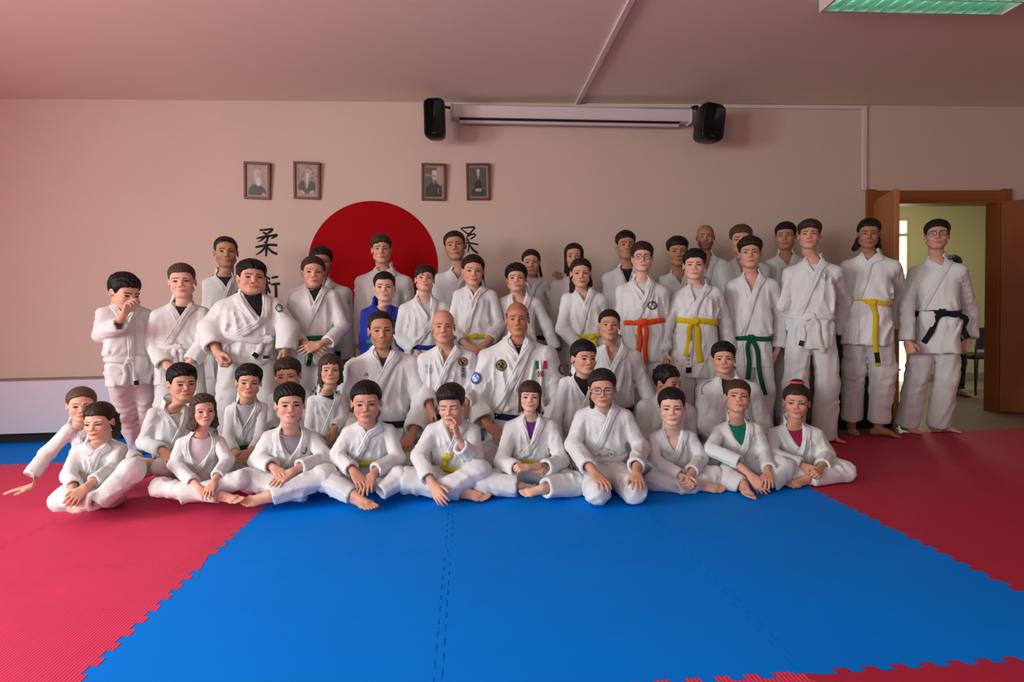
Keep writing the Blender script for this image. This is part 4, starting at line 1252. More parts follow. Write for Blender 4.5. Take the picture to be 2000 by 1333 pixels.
# ---- brush-written characters on the wall
INK = plain((22, 18, 20), .7)
def brush(name, x0, y0, x1, y1, strokes, Y=WALL_Y-.003):
    """strokes: lists of (x, y, halfwidth) in a unit box, drawn between pixels (x0,y0) and (x1,y1) of the wall"""
    V = []; T = []; Q = []
    for k, s in enumerate(strokes):
        K = path(s, max(6, 6*len(s)))
        tg = np.gradient(K[:, :2], axis=0); tg /= np.linalg.norm(tg, axis=1)[:, None]+1e-9
        nn = np.stack([-tg[:, 1], tg[:, 0]], 1); hw_ = np.maximum(K[:, 2], .006)[:, None]
        a, b = K[:, :2]+nn*hw_, K[:, :2]-nn*hw_
        n = len(V); yy = Y-.0004*k
        for (ax_, az_), (bx_, bz_) in zip(a, b):
            for (u_, w_) in ((ax_, az_), (bx_, bz_)):
                P = W(x0+(x1-x0)*u_, y0+(y1-y0)*w_, yy); V.append(P)
        m_ = len(K)
        for i in range(m_-1):
            Q.append((n+2*i, n+2*i+1, n+2*i+3, n+2*i+2))
    V = np.array(V); nV = len(V)
    V2 = V+[0, .0022, 0]; Q = np.array(Q)
    sides = []
    for q in Q: sides += [(q[0], q[3], q[3]+nV, q[0]+nV), (q[2], q[1], q[1]+nV, q[2]+nV)]
    o = mk(name, np.concatenate([V, V2]), np.concatenate([Q, np.array(sides)]), INK, smooth=False)
    return o
JU = [[(.20, .07, .03), (.50, .05, .035), (.78, .03, .03), (.66, .13, .045), (.50, .20, .02)],
      [(.34, .14, .03), (.46, .19, .04), (.56, .26, .03)],
      [(.06, .36, .02), (.40, .30, .045), (.74, .26, .04), (.96, .24, .045), (.80, .33, .03), (.70, .38, .01)],
      [(.52, .22, .03), (.55, .34, .045), (.50, .47, .04), (.38, .50, .015)],
      [(.48, .28, .03), (.30, .40, .03), (.12, .48, .008)],
      [(.02, .66, .03), (.30, .62, .045), (.70, .58, .045), (.98, .60, .045)],
      [(.48, .47, .04), (.50, .70, .05), (.48, .98, .03)],
      [(.44, .66, .035), (.28, .80, .035), (.04, .93, .012)],
      [(.54, .66, .03), (.74, .82, .045), (.98, .90, .04)]]
JUTSU = [[(.20, .06, .02), (.13, .16, .035), (.02, .26, .01)], [(.26, .28, .02), (.16, .42, .04), (.02, .56, .01)], [(.18, .44, .035), (.18, .70, .045), (.17, .97, .035)],
         [(.30, .40, .03), (.44, .36, .045), (.64, .33, .04)], [(.47, .08, .04), (.48, .50, .045), (.46, .98, .03)], [(.44, .42, .03), (.38, .60, .03), (.28, .74, .01)],
         [(.50, .42, .03), (.57, .58, .04), (.62, .70, .03)], [(.54, .14, .025), (.61, .22, .04)],
         [(.68, .16, .03), (.80, .14, .04), (.94, .12, .03)], [(.66, .40, .03), (.82, .38, .045), (1.0, .36, .04)], [(.84, .40, .04), (.85, .70, .045), (.83, .94, .04), (.74, .88, .012)]]
tag(brush('wall_character', 498, 446, 542, 502, JU), 'black brush-written character on the wall left of the red sun, upper one', 'wall lettering')
tag(brush('wall_character', 496, 534, 546, 590, JUTSU), 'black brush-written character below another, just left of the red sun', 'wall lettering')
JU2 = [[(.10, .06, .02), (.45, .03, .03), (.80, .02, .03), (.72, .12, .035), (.52, .26, .03), (.30, .18, .025), (.12, .08, .02)],
       [(.50, .24, .03), (.42, .40, .03), (.40, .55, .025)], [(.44, .36, .02), (.60, .30, .03), (.82, .27, .025), (.80, .36, .03), (.58, .46, .02)],
       [(.08, .64, .02), (.45, .60, .03), (.70, .62, .03), (.99, .66, .03)], [(.48, .46, .03), (.52, .70, .03), (.46, .95, .02)],
       [(.42, .68, .02), (.26, .82, .03), (.06, .94, .01)], [(.56, .68, .03), (.74, .86, .045), (.99, .98, .03)]]
tag(brush('wall_character', 896, 443, 934, 496, JU2), 'looping black brush-written character on the wall right of the red sun', 'wall lettering')

# ---- framed portraits
FRM = mat('picture_frame_wood', lin(104, 52, 30), .4, .5, noise=(12, .15))
def sdl(x, y, ax_, ay_, bx_, by_, r):
    px_, py_ = x-ax_, y-ay_; dx, dy = bx_-ax_, by_-ay_
    t = np.clip((px_*dx+py_*dy)/(dx*dx+dy*dy), 0, 1); return np.hypot(px_-dx*t, py_-dy*t)-r
def portrait(kind):
    def f(x, y):      # x -1..1, y -1..1 (up)
        n = .5+.5*np.sin(x*9+3*np.sin(y*7))*np.sin(y*11+x*4)
        C = np.full((len(x), 3), 0.0)
        def put(col, d, s=.05):
            nonlocal C
            w = sm(s, -s, d)[:, None]; C = C*(1-w)+np.asarray(col)*w
        if kind == 0:
            C[:] = np.array([.34, .27, .22])*(.8+.35*n[:, None])
            put((.05, .04, .038), sdl(x, y*1.3, -.2, -1.1, .2, -1.2, .78)); put((.40, .30, .24), sdl(x, y*1.3, .6, -1.2, .8, -1.25, .13))
            put((.50, .38, .31), np.hypot((x+.02)/.36, (y-.38)/.40)*.38-.38); put((.58, .50, .45), np.hypot((x-.12)/.28, (y+.06)/.30)*.3-.3)
            put((.10, .07, .06), sdl(x, y, -.02, .42, .08, .42, .03)); put((.10, .07, .06), sdl(x, y, .22, .42, .29, .42, .025)); put((.25, .17, .13), sdl(x, y, .15, .34, .17, .22, .03)); put((.60, .5, .44), sdl(x, y, .0, .12, .26, .12, .04))
        elif kind == 1:
            C[:] = np.array([.28, .22, .18])*(.6+.8*n[:, None])
            put((.06, .05, .045), sdl(x, y*1.3, -.35, -.55, .35, -.55, .55)); put((.46, .34, .27), np.hypot((x-.08)/.24, (y-.52)/.24)*.24-.24)
            put((.55, .47, .42), sdl(x, y, .06, .42, .02, -.05, .13)); put((.55, .47, .42), sdl(x, y, .02, .0, -.02, -.45, .06))
            put((.40, .32, .27), sdl(x, y, -.28, .10, -.1, -.5, .035)); put((.40, .32, .27), sdl(x, y, .35, .10, .0, -.5, .035))
            put((.46, .34, .27), sdl(x, y, -.6, -.74, -.35, -.82, .09)); put((.46, .34, .27), sdl(x, y, .35, -.8, .62, -.72, .09)); put((.12, .08, .07), sdl(x, y, -.02, .56, .18, .56, .03))
        elif kind == 2:
            C[:] = np.array([.11, .095, .08]); put((.36, .27, .22), np.maximum(.35-x, -y-.2)); put((.3, .24, .2), np.abs(y-.45)-.06+np.maximum(0, x+.3)*2)
            put((.035, .03, .028), sdl(x, y*1.25, -.1, -.95, .1, -.9, .85)); put((.48, .38, .32), np.hypot((x-.1)/.30, (y-.42)/.32)*.3-.3)
            put((.56, .50, .46), np.hypot((x-.08)/.28, (y-.66)/.14)*.2-.2); put((.10, .07, .06), sdl(x, y, -.02, .42, .08, .42, .03)); put((.10, .07, .06), sdl(x, y, .20, .42, .28, .42, .025))
            put((.40, .33, .28), sdl(x, y, -.05, .06, .06, -.1, .04)); put((.3, .24, .2), sdl(x, y, .5, -.45, .55, -.7, .05))
        else:
            C[:] = np.array([.085, .085, .07])*(.9+.2*n[:, None])
            put((.035, .028, .026), sdl(x, y*1.25, 0, -.35, 0, -.3, .45)); put((.05, .04, .036), sdl(x, y*1.2, -.5, -.9, .5, -.9, .32)); put((.46, .37, .30), np.hypot((x-.02)/.17, (y-.60)/.22)*.18-.18)
            put((.56, .5, .45), np.hypot((x-.02)/.18, (y-.76)/.10)*.12-.12); put((.5, .42, .36), sdl(x, y, -.02, .36, .02, .26, .04)); put((.46, .34, .27), sdl(x, y, -.25, -.55, .3, -.55, .09)); put((.10, .07, .06), sdl(x, y, -.06, .62, .1, .62, .025))
        return C
    return f
PICS = [((474, 317.5), (531, 389), -.055, 'framed portrait of a bald white-bearded man on the wall, leftmost'),
        ((571, 317), (628, 389), -.045, 'framed portrait of a man with a long thin beard above the first character'),
        ((821, 320), (873, 392), -.025, 'framed portrait of a white-haired man in black above the sun, right side'),
        ((908.5, 320), (959, 391), .0, 'framed portrait of a small seated robed figure, rightmost picture')]
for k, (a, b, tilt, lab) in enumerate(PICS):
    A, Bp = W(a[0], a[1], WALL_Y-.02), W(b[0], b[1], WALL_Y-.02)
    cx_, cz_ = (A[0]+Bp[0])/2, (A[2]+Bp[2])/2; w2, h2 = (Bp[0]-A[0])/2-.006, (A[2]-Bp[2])/2
    pr = empty('framed_portrait', (cx_, WALL_Y, cz_)); tag(pr, lab, 'picture', 'framed portraits on the back wall')
    ct, st_ = math.cos(tilt), math.sin(tilt)
    pt = lambda x, y, yy: (cx_+x*ct-y*st_*1.0, WALL_Y-yy, cz_+x*st_+y*ct)
    fw = .021; lean_ = lambda y: .006+(y/h2+1)*.012
    bars = [((-w2, -h2), (w2, -h2+fw)), ((-w2, h2-fw), (w2, h2)), ((-w2, -h2+fw), (-w2+fw, h2-fw)), ((w2-fw, -h2+fw), (w2, h2-fw))]
    for (x0, y0), (x1, y1) in bars:
        P = [pt(x0, y0, .0), pt(x1, y0, .0), pt(x1, y0, lean_(y0)+.016), pt(x0, y0, lean_(y0)+.016), pt(x0, y1, .0), pt(x1, y1, .0), pt(x1, y1, lean_(y1)+.016), pt(x0, y1, lean_(y1)+.016)]
        MB().hexa(P).build('frame_bar', FRM, pr, bevel=.003)
    n, m = 36, 48
    X, Z = np.meshgrid(np.linspace(-1, 1, n), np.linspace(-1, 1, m))
    iw, ih = w2-fw+.002, h2-fw+.002
    mw, mh = .86, .90
    Pt = np.array([pt(x*iw, z*ih, lean_(z*ih)+.004) for x, z in zip(X.ravel(), Z.ravel())])
    col_ = portrait(k)(np.clip(X.ravel()/mw, -1, 1), np.clip(Z.ravel()/mh, -1, 1))
    bord = (np.abs(X.ravel()) > mw) | (np.abs(Z.ravel()) > mh); col_[bord] = (.30, .22, .17)
    V, Q = strip(Pt.reshape(m, n, 3))
    mk('photo', V, Q, PRINT, pr, col=col_)

# ---- projector screen and loudspeakers
sa, sb = W(884, 220, 5.40), W(1344, 229, 5.40)
ps = empty('projector_screen', tuple((sa+sb)/2)); tag(ps, 'rolled-up white projector screen hanging between the two black loudspeakers', 'projector screen')
dxs = nrm(sb-sa); upv = nrm(np.cross(np.cross(dxs, [0, 0, 1]), dxs))*1.0; fr_ = nrm(np.cross(dxs, upv))*1
if fr_[1] > 0: fr_ = -fr_
def bar(name, a, b, prof, m, par, cap=False):
    """profile points (front, up) swept from a to b"""
    P = [a+fr_*f+upv*u_ for f, u_ in prof]
    return MB().prism(P, b-a).build(name, m, par, bevel=.003)
k_ = np.linalg.norm(W(1000, 238, 5.4)-W(1000, 208, 5.4))/30
SCRM = plain((214, 202, 202), .5)
bar('case', sa, sb, [(-.06, .058), (.035, .062), (.05, .05), (.055, -.03), (.04, -.052), (-.06, -.052)], SCRM, ps)
for e_, d_ in ((sa, -1), (sb, 1)):
    bar('end_cap', e_-dxs*(.0 if d_ < 0 else 0), e_+dxs*.018*d_, [(-.066, .066), (.04, .068), (.06, .05), (.062, -.04), (.045, -.066), (-.066, -.066)], SCRM, ps)
bar('slot', sa+dxs*.06, sb-dxs*.09, [(-.02, -.066), (.035, -.066), (.035, -.050), (-.02, -.050)], plain((26, 16, 16), .7), ps)
bar('bottom_bar', sa+dxs*.06, sb-dxs*.09, [(-.012, -.094), (.02, -.094), (.024, -.082), (.02, -.068), (-.012, -.068)], plain((200, 188, 188), .4), ps)
BLK = mat('speaker_black', lin(16, 14, 18), .55, .4, bump=[('noise', 400, .1, (1, 1, 1))]); BLK2 = plain((24, 22, 26), .4)
def speaker(px, pt_, pb_, wpx, roll, yaw, lab, arm_to):
    Yc = 5.22
    c = W(px, (pt_+pb_)/2, Yc); h = (W(px, pt_, Yc)-W(px, pb_, Yc))[2]/2; w2 = (px_x(px+wpx/2, 240, Yc)-px_x(px-wpx/2, 240, Yc))/2
    sp = empty('loudspeaker', tuple(c)); tag(sp, lab, 'loudspeaker', 'wall loudspeakers')
    cr_, sr2 = math.cos(roll), math.sin(roll); cy_, sy_ = math.cos(yaw), math.sin(yaw)
    def tf(x, y, z):
        x, z = x*cr_+z*sr2, -x*sr2+z*cr_
        return (c[0]+x*cy_-y*sy_, c[1]+x*sy_+y*cy_, c[2]+z)
    def outline(w_, h_, k=.42):
        pts = []
        for sx, sz, o in ((1, 1, 0), (-1, 1, 1), (-1, -1, 2), (1, -1, 3)):
            for t in np.linspace(0, 1, 5):
                a = (o+t)*math.pi/2; r_ = w_*.62
                pts.append((sx*(w_-r_)+r_*math.cos(a), sz*(h_-r_*.8)+r_*.8*math.sin(a)))
        return pts
    rings = []
    for y, sc in ((.10, .62), (.06, .85), (-.02, .98), (-.06, 1.0), (-.085, .985), (-.097, .93)):
        rings.append([tf(x, y, z) for x, z in outline(w2*sc, h*(1-(1-sc)*.6))])
    V, Q = loft(np.array(rings)); n = 20
    T = [[0, i, i+1] for i in range(1, n-1)]
    e = len(V)-n; T2 = [[e, e+i+1, e+i] for i in range(1, n-1)]
    mk('cabinet', V, Q[:, ::-1], BLK2, sp, T=np.array([[a, c_, b] for a, b, c_ in T]+[[a, c_, b] for a, b, c_ in T2]))
    g1 = [tf(x, -.0975, z) for x, z in outline(w2*.90, h*.955)]; g2 = [tf(x, -.104, z) for x, z in outline(w2*.80, h*.91)]
    V, Q = loft(np.array([g1, g2])); T = [[n, n+i+1, n+i] for i in range(1, n-1)]
    mk('grille', V, Q[:, ::-1], BLK, sp, T=np.array([[a, c_, b] for a, b, c_ in T]))
    MB().hexa([tf(x, y, z) for z in (-h*.80, -h*.775) for x, y in ((-w2*.15, -.107), (w2*.15, -.107), (w2*.15, -.1035), (-w2*.15, -.1035))]).build('nameplate', plain((110, 108, 112), .3), sp)
    MB().tube([tf(0, .08, h*.35), tf(0, .16, h*.4), (c[0]*.5+arm_to[0]*.5, WALL_Y-.10, arm_to[2]), (arm_to[0], WALL_Y-.07, arm_to[2]), (arm_to[0], WALL_Y-.002, arm_to[2])], .014, 8).build('bracket', BLK2, sp, smooth=True)
speaker(851, 198, 275, 41, .0, -.10, 'black loudspeaker on the wall left of the rolled-up screen', W(884, 213, 5.45))
speaker(1382, 207, 281, 50, .12, .16, 'tilted black loudspeaker on the wall right of the rolled-up screen', W(1352, 211, 5.45))
# ------------------------------------------------------------------ embroidery
def tx(s, size=1.0):
    """outline of a short text as triangles in a unit-height box, centred"""
    cu = bpy.data.curves.new('txt', 'FONT'); cu.body = s; cu.size = size; cu.align_x = 'CENTER'; cu.align_y = 'CENTER'; cu.resolution_u = 3
    ob = bpy.data.objects.new('txt', cu); COL.objects.link(ob)
    dg = bpy.context.evaluated_depsgraph_get(); me = bpy.data.meshes.new_from_object(ob.evaluated_get(dg))
    me.calc_loop_triangles()
    V = np.array([v.co[:] for v in me.vertices]); T = np.array([t.vertices[:] for t in me.loop_triangles])
    bpy.data.objects.remove(ob); bpy.data.curves.remove(cu); bpy.data.meshes.remove(me)
    return V, T
def stitch(g, px, py, s, hpx, rgb=(28, 28, 32), rot=0.0, name='embroidered_lettering', vert=False, off=.007, sx=1.0):
    """lettering sewn on the jacket, hpx pixels high per character"""
    VV, TT, n = [], [], 0
    for k, c in enumerate(list(s) if vert else [s]):
        V, T = tx(c)
        if len(V) == 0: continue
        V = V[:, :2]*hpx*1.3*np.array([sx, 1]); V[:, 1] -= k*hpx*1.12
        VV.append(V); TT.append(T+n); n += len(V)
    V = np.concatenate(VV); T = np.concatenate(TT)
    c_, s_ = math.cos(rot), math.sin(rot); V = np.stack([V[:, 0]*c_-V[:, 1]*s_, V[:, 0]*s_+V[:, 1]*c_], 1)
    P, D, hit = g.cast(px+V[:, 0], py-V[:, 1])
    T = T[hit[T].all(1)]
    if len(T): mk(name, P-D*off, None, plain(rgb, .8), g.jacket, T=T)
def ring_patch(edge, inner, mark):
    def f(x, y):
        r = np.hypot(x, y); a = np.arctan2(y, x)
        C = np.tile(np.array(lin(*edge)), (len(x), 1))
        C[(r < .94) & (r > .66) & (np.sin(a*22) > .2) & (r < .86)] = lin(*mark)
        C[r < .62] = lin(*inner)
        C[(r < .5) & (np.sin(x*7+2*np.sin(y*6)) > .35)] = lin(*mark)
        C[(np.abs(r-.62) < .05)] = lin(*mark)
        return C, r < 1.02
    return f
def rect_patch(fun): return lambda x, y: (fun(x, y), np.ones(len(x), bool))
def flag(x, y):
    C = np.tile(np.array(lin(230, 230, 226)), (len(x), 1)); C[x < -.36] = lin(24, 112, 62); C[x > .36] = lin(190, 40, 52); return C
def four(x, y):
    C = np.tile(np.array(lin(232, 230, 226)), (len(x), 1))
    C[(np.abs(x) < .17) | (np.abs(y) < .17)] = lin(178, 40, 48)
    C[(np.hypot(np.abs(x)-.6, np.abs(y)-.6) < .30)] = lin(40, 30, 32); return C
def bars3(x, y):
    C = np.tile(np.array(lin(28, 30, 36)), (len(x), 1)); k = np.zeros(len(x), bool)
    for i in range(3):
        b = x-.35*y*-1-(-.62+i*.56); k |= (np.abs(b) < .19) & (y < -.35+.55*i) & (y > -.95)
    return C, k
GOLD = ring_patch((38, 34, 26), (40, 36, 28), (166, 148, 92))
SILV = ring_patch((44, 44, 48), (210, 208, 204), (120, 122, 124))
BLUEP = ring_patch((58, 94, 158), (222, 228, 234), (70, 108, 170))
PALE = ring_patch((198, 208, 190), (206, 210, 198), (150, 160, 140))

# ------------------------------------------------------------------ everyone in the group
BK, DB, BR, LB = (25, 21, 20), (40, 30, 26), (64, 45, 34), (92, 70, 52)
WB, YB, GB, BB, NB, OB, UB = (216, 216, 216), (214, 186, 24), (14, 78, 52), (26, 27, 34), (24, 30, 56), (226, 76, 30), (30, 44, 130)
OL = (196, 186, 40)
def F(skin=(206, 160, 136), brow=BK, **k): return {**dict(skin=skin, brow=brow), **k}
FEM = dict(browt=.0031, lips=(176, 96, 92), jaw=-.06, eye=1.22)
def KID(skin=(212, 168, 144), brow=(34, 26, 23), child=1.0, eye=1.14, **k): return {**dict(skin=skin, brow=brow, child=child, eye=eye), **k}
def S(col=BK, **k): return dict(col=col, **{**dict(ttop=.014, tside=.007), **k})
FRG = lambda col=BK, f=.050, **k: S(col, **{**dict(fringe=f+.010, ttop=.016, tside=.007, rough=.0031, jag=.0055), **k})
rest = lambda **k: dict(pose='rest', **k)
curl = lambda **k: dict(pose='curl', **k)
def stand(id, Y, head, sh, V, belt, label, **k): return person(dict(id=id, Y=Y, head=head, sh=sh, V=V, belt=belt, label=label, **k))

# ---- back row, standing against the wall
BY = 4.86
stand(1, BY, (461, 521, 438), (397, 547, 478, 549), (442, 561), (438, 672, BB), 'standing man with cropped receding hair and stubble, back row far left',
      hem=740, tee=(52, 50, 52), teen=.16, face=F((188, 142, 114), BK, beard=.35, stub=.3, wide=1.02), hair=S((36, 30, 28), ttop=.006, tside=.004, front=.080, temple=.066), lod=1.55, turn=(4, 0, 0))
stand(2, BY, (480, 540, 626), (566, 569, 684, 566), (628, 572), (626, 690, BB), 'standing man half hidden behind the girl with the green belt',
      hem=750, face=F((176, 128, 102), BK, beard=.3), hair=FRG(BK, .062), lod=1.55, badges=[(680, 588, 10, 14, bars3, 'badge', 14)])
g3 = stand(3, BY-.1, (456, 513, 744), (697, 543, 803, 545), (746, 536), (748, 650, BB), 'tall young man with swept brown hair standing in front of the red sun',
      hem=730, face=F((206, 156, 130), BK, nose=.6), hair=S(BR, fringe=.058, fsweep=.35, ttop=.020, tside=.006, quiff=.008), lod=1.45)
stand(4, BY, (450, 508, 891), (848, 540, 946, 547), (895, 548), (895, 660, BB), 'standing man with combed dark hair and a tilted head by the looping character',
      hem=735, face=F((186, 138, 112), BK, beard=.25, wide=1.05), hair=S(DB, ttop=.010, tside=.006, front=.074, temple=.058), lod=1.55, turn=(-3, 4, -6))
stand(5, BY, (486, 538, 1038), (1010, 552, 1069, 549), (1037, 566), (1038, 660, BB), 'standing woman with hair in a low ponytail at the back, arm round her neighbour',
      hem=720, tee=(200, 198, 196), face=F((196, 148, 124), DB, **{**FEM, 'eye': 1.06}), hair=S(DB, back=1, ttop=.010, tside=.008, front=.070, temple=.048, tails=[((.05, .07, -.02), (.082, .05, -.11), .03, .02)]),
      R=(1078, 590, .10, 1094, 552, .02, 1092, 536, -.10, dict(pose='rest', n=(0, .6, -1), s=.9)), lod=1.55)
stand(6, BY-.03, (474, 526, 1122), (1078, 550, 1160, 548), (1124, 558), (1122, 650, BB), 'standing woman with long dark hair down one shoulder, back row',
      hem=712, face=F((190, 142, 116), BK, **{**FEM, 'lips': (150, 80, 76), 'eye': 1.08}), hair=S((38, 26, 24), long=-.19, ttop=.010, tside=.010, front=.076, temple=.060, open=.055, lw=.090, part=-.006), lod=1.55)
stand(7, BY, (449, 505, 1223), (1178, 538, 1272, 536), (1226, 556), (1225, 655, BB), 'young man with a dark cropped fade behind the boy with the orange belt',
      hem=725, tee=(40, 40, 44), teen=.1, face=F((178, 130, 104), BK, browt=.0038, beard=.12), hair=S(BK, ttop=.013, tside=.005, front=.062, temple=.05), lod=1.55, turn=(8, 0, 0))
stand(8, BY, (460, 519, 1325), (1286, 543, 1366, 545), (1330, 556), (1328, 650, BB), 'youth with thick dark hair and faded sides behind the yellow-belted boy',
      hem=720, face=F((184, 136, 108), BK, browt=.0036), hair=S(BK, curl=1, ttop=.020, tside=.005, front=.054, temple=.048, rough=.0016), lod=1.55, turn=(5, 0, 0))
stand(9, BY+.15, (439, 486, 1380), (1338, 512, 1420, 510), (1381, 530), (1380, 620, BB), 'bald bearded man standing at the very back in front of bare wall',
      hem=690, face=F((172, 124, 100), BK, beard=.65, stub=.35), hair=None, lod=1.55)
stand(10, BY, (437, 496, 1450), (1405, 520, 1502, 520), (1450, 540), (1450, 640, BB), 'youth with wavy light brown hair half hidden behind the green-belted boy',
      hem=710, face=F((200, 152, 128), BR), hair=S(LB, curl=1, rough=.0016, ttop=.020, tside=.009, front=.062, temple=.052, part=-.005), lod=1.55)
stand(11, BY, (432, 487, 1538), (1492, 512, 1580, 510), (1540, 522), (1540, 625, BB), 'young man with short straight black hair behind the curly-haired tall boy',
      hem=695, face=F((180, 132, 106), BK, browt=.0036), hair=S(BK, ttop=.014, tside=.006, front=.056, temple=.05, jag=.002), lod=1.55, turn=(-6, 2, 0))

# ---- standing row
SY = 4.42
stand(12, 4.15, (529, 600, 228), (191, 606, 296, 608), (247, 626), (250, 702, WB), 'black-haired boy at far left standing with a fist held to his nose',
      hem=752, turn=(34, -14, 4), by=12, face=KID(child=.8), hair=FRG(BK, .050, tside=.009), cross=-.2,
      L=(197, 655, -.04, 236, 634, -.20, 251, 592, -.26, curl(n=(.5, -.3, .6), s=.95)), R=(303, 668, .06, 300, 730, .10, None, None, 0, dict(rc=1.15)), knot=(255, 704), tails=[(236, 752, .4, .3), (272, 756, .5, .3, (40, 38, 52))],
      legs=dict(feet=((262, 893), (296, 893))))
stand(13, 4.25, (513, 581, 353), (298, 608, 408, 606), (352, 618), (350, 677, WB), 'fair boy with shaved sides and a charcoal tee, standing second from left',
      hem=752, tee=(52, 52, 56), teen=.16, turn=(-3, 0, -2), face=KID((222, 176, 154), BR, child=.7), hair=S((88, 66, 50), ttop=.012, tside=.003, front=.064, temple=.055, back=1),
      L=(297, 668, -.03, 322, 712, -.12, 338, 722, -.17, curl()), R=(404, 664, -.03, 375, 706, -.12, 352, 722, -.17, curl()), knot=(346, 678), tails=[(342, 730), (361, 726)], ra=.33)
stand(14, 4.22, (505, 574, 487), (424, 592, 552, 590), (508, 622), (484, 662, WB), 'heavy-set boy with short black hair and a white belt, standing left',
      hem=709, tw=.86, tb=.74, tee=(34, 34, 38), teen=.02, teed=.02, vround=.012, turn=(10, 3, 2), face=KID((208, 158, 134), BK, child=.6, fat=1.0, wide=1.10, jaw=.12), hair=FRG(BK, .058),
      L=(409, 642, -.07, 420, 680, -.17, 432, 708, -.22, curl(s=1.1)), R=(563, 645, -.02, 560, 684, -.05, 560, 700, -.06), knot=(522, 664), tails=[(494, 700, .3, .2, (34, 34, 36)), (519, 706, .2, .2, (72, 34, 42)), (556, 686, .8)], ra=.34, nk=1.1,
      badges=[(545, 602, 15, 17, SILV, 'badge', 18)])
stand(15, SY, (499, 561, 609), (568, 572, 660, 572), (614, 590), (612, 660, (22, 104, 60)), 'girl with tied-back brown hair and a green belt, hands crossed low',
      hem=712, tee=(42, 40, 42), teen=.15, turn=(3, 2, 2), face=KID((206, 158, 132), BR, **{**FEM, 'child': .6}), hair=S(BR, back=1, ttop=.011, tside=.009, front=.070, temple=.048),
      L=(560, 636, -.01, 590, 672, -.15, 614, 682, -.20, rest(n=(.2, .9, -.4))), R=(669, 640, -.01, 640, 670, -.18, 606, 680, -.24, rest(n=(-.2, .9, -.4))), knot=(612, 662), tails=[(602, 716, .3, .2, (30, 30, 34))])
stand(16, SY, (530, 589, 750), (706, 607, 782, 604), (752, 622), (748, 667, (24, 120, 70)), 'boy in a bright blue uniform jacket with a green belt',
      hem=720, gi=(36, 52, 152), gilabel='bright blue uniform jacket', pants=(40, 54, 150), turn=(-1, 2, 0), face=KID((216, 172, 150), BK, child=.7), hair=S(BK, ttop=.010, tside=.004, front=.064, temple=.056))
stand(17, SY, (516, 571, 828), (782, 598, 874, 594), (840, 626), (830, 678, UB), 'boy with a reddish-brown side fringe and a blue belt, chin up',
      hem=730, tee=(205, 204, 202), teen=.2, turn=(2, 10, 3), face=KID((212, 166, 142), BK, child=.7), hair=FRG((50, 30, 27), .040, fsweep=.5, ttop=.018, tf=.012),
      L=(777, 656, .0, 812, 684, -.08, 825, 700, -.12, rest()), badges=[])
stand(18, SY, (496, 557, 923), (888, 570, 968, 571), (925, 578), (926, 657, OL), 'girl with long dark hair tied behind and a yellow belt, hands clasped low',
      hem=715, turn=(3, -2, 2), face=KID((208, 158, 134), BK, **{**FEM, 'child': .5, 'smile': .5}), hair=S((42, 30, 27), back=1, ttop=.011, tside=.010, front=.068, temple=.050, tails=[((.05, .06, .0), (.078, .03, -.14), .03, .018)]),
      L=(882, 640, -.01, 903, 668, -.10, 926, 688, -.18, rest(n=(.2, .9, -.4))), R=(975, 638, -.01, 958, 664, -.10, 932, 688, -.17, rest(n=(-.2, .9, -.4))), knot=(926, 657))
stand(19, SY+.05, (513, 570, 1009), (976, 584, 1054, 586), (1010, 628), (1012, 680, WB), 'boy with a black bowl cut standing behind the bald instructor',
      hem=720, vround=.004, turn=(0, 4, 0), face=KID((208, 160, 134), BK, child=.8, fat=.3), hair=FRG(BK, .052, ttop=.018, tside=.014, fw=.075, jag=.002),
      R=(1066, 632, .02, 1085, 682, .0, None, None, 0))
stand(20, SY, (503, 560, 1135), (1099, 578, 1182, 578), (1142, 590), (1148, 656, OL), 'girl with dark ponytail over her shoulders and a yellow-green belt',
      hem=715, turn=(2, -2, 1), face=KID((208, 160, 136), BK, **{**FEM, 'child': .5, 'smile': .4}), hair=S((44, 32, 30), back=1, ttop=.010, tside=.009, front=.070, temple=.048, tails=[((-.05, .06, -.02), (-.080, .0, -.15), .032, .020), ((.05, .06, -.02), (.080, .01, -.10), .03, .02)]),
      L=(1098, 642, -.01, 1126, 672, -.10, 1146, 684, -.16, rest()), knot=(1156, 658), tails=[(1165, 676)])
stand(21, SY-.02, (471, 530, 1256), (1205, 562, 1302, 562), (1258, 578), (1258, 629, OB), 'boy with rectangular glasses and a bright orange belt',
      hem=708, tee=(206, 204, 204), teen=.12, turn=(1, 2, 0), face=F((220, 172, 152), BR, child=.3, fat=.3), hair=FRG((52, 34, 30), .054, ttop=.018, tside=.009), glasses=dict(col=(48, 34, 34)), lean=0,
      knot=(1256, 629), tails=[(1247, 688, .3, .3), (1262, 707, .3, .2)], badges=[(1274, 597, 20, 18, SILV, 'badge', 22)])
stand(22, SY-.05, (485, 545, 1358), (1318, 572, 1408, 566), (1357, 590), (1357, 628, YB), 'boy with a bright yellow belt and wide hanging sleeves',
      hem=738, bh=1.25, tee=(206, 204, 204), teen=.2, turn=(-1, 0, 2), face=KID((222, 178, 156), BK, child=.7), hair=FRG(BK, .054, ttop=.016, fsweep=.2), rc=1.2, tw=.92,
      L=(1303, 632, .0, 1291, 686, -.02, 1298, 706, -.03, dict(rc=1.25)), R=(1417, 634, .01, 1424, 684, .02, None, None, 0, dict(rc=1.2)), knot=(1357, 628), tails=[(1340, 696, .5, .3), (1368, 708, .2, .1)], cross=-.3,
      badges=[(1345, 713, 11, 32, rect_patch(lambda x, y: np.where((y < -.30)[:, None], lin(28, 28, 32), np.where(((np.abs(x) < .45) & (np.sin(y*13+.6) > .1) & (np.sin(x*9+y*20) > -.5))[:, None], lin(70, 70, 74), lin(214, 214, 212)))), 'tag', 10, .017)])
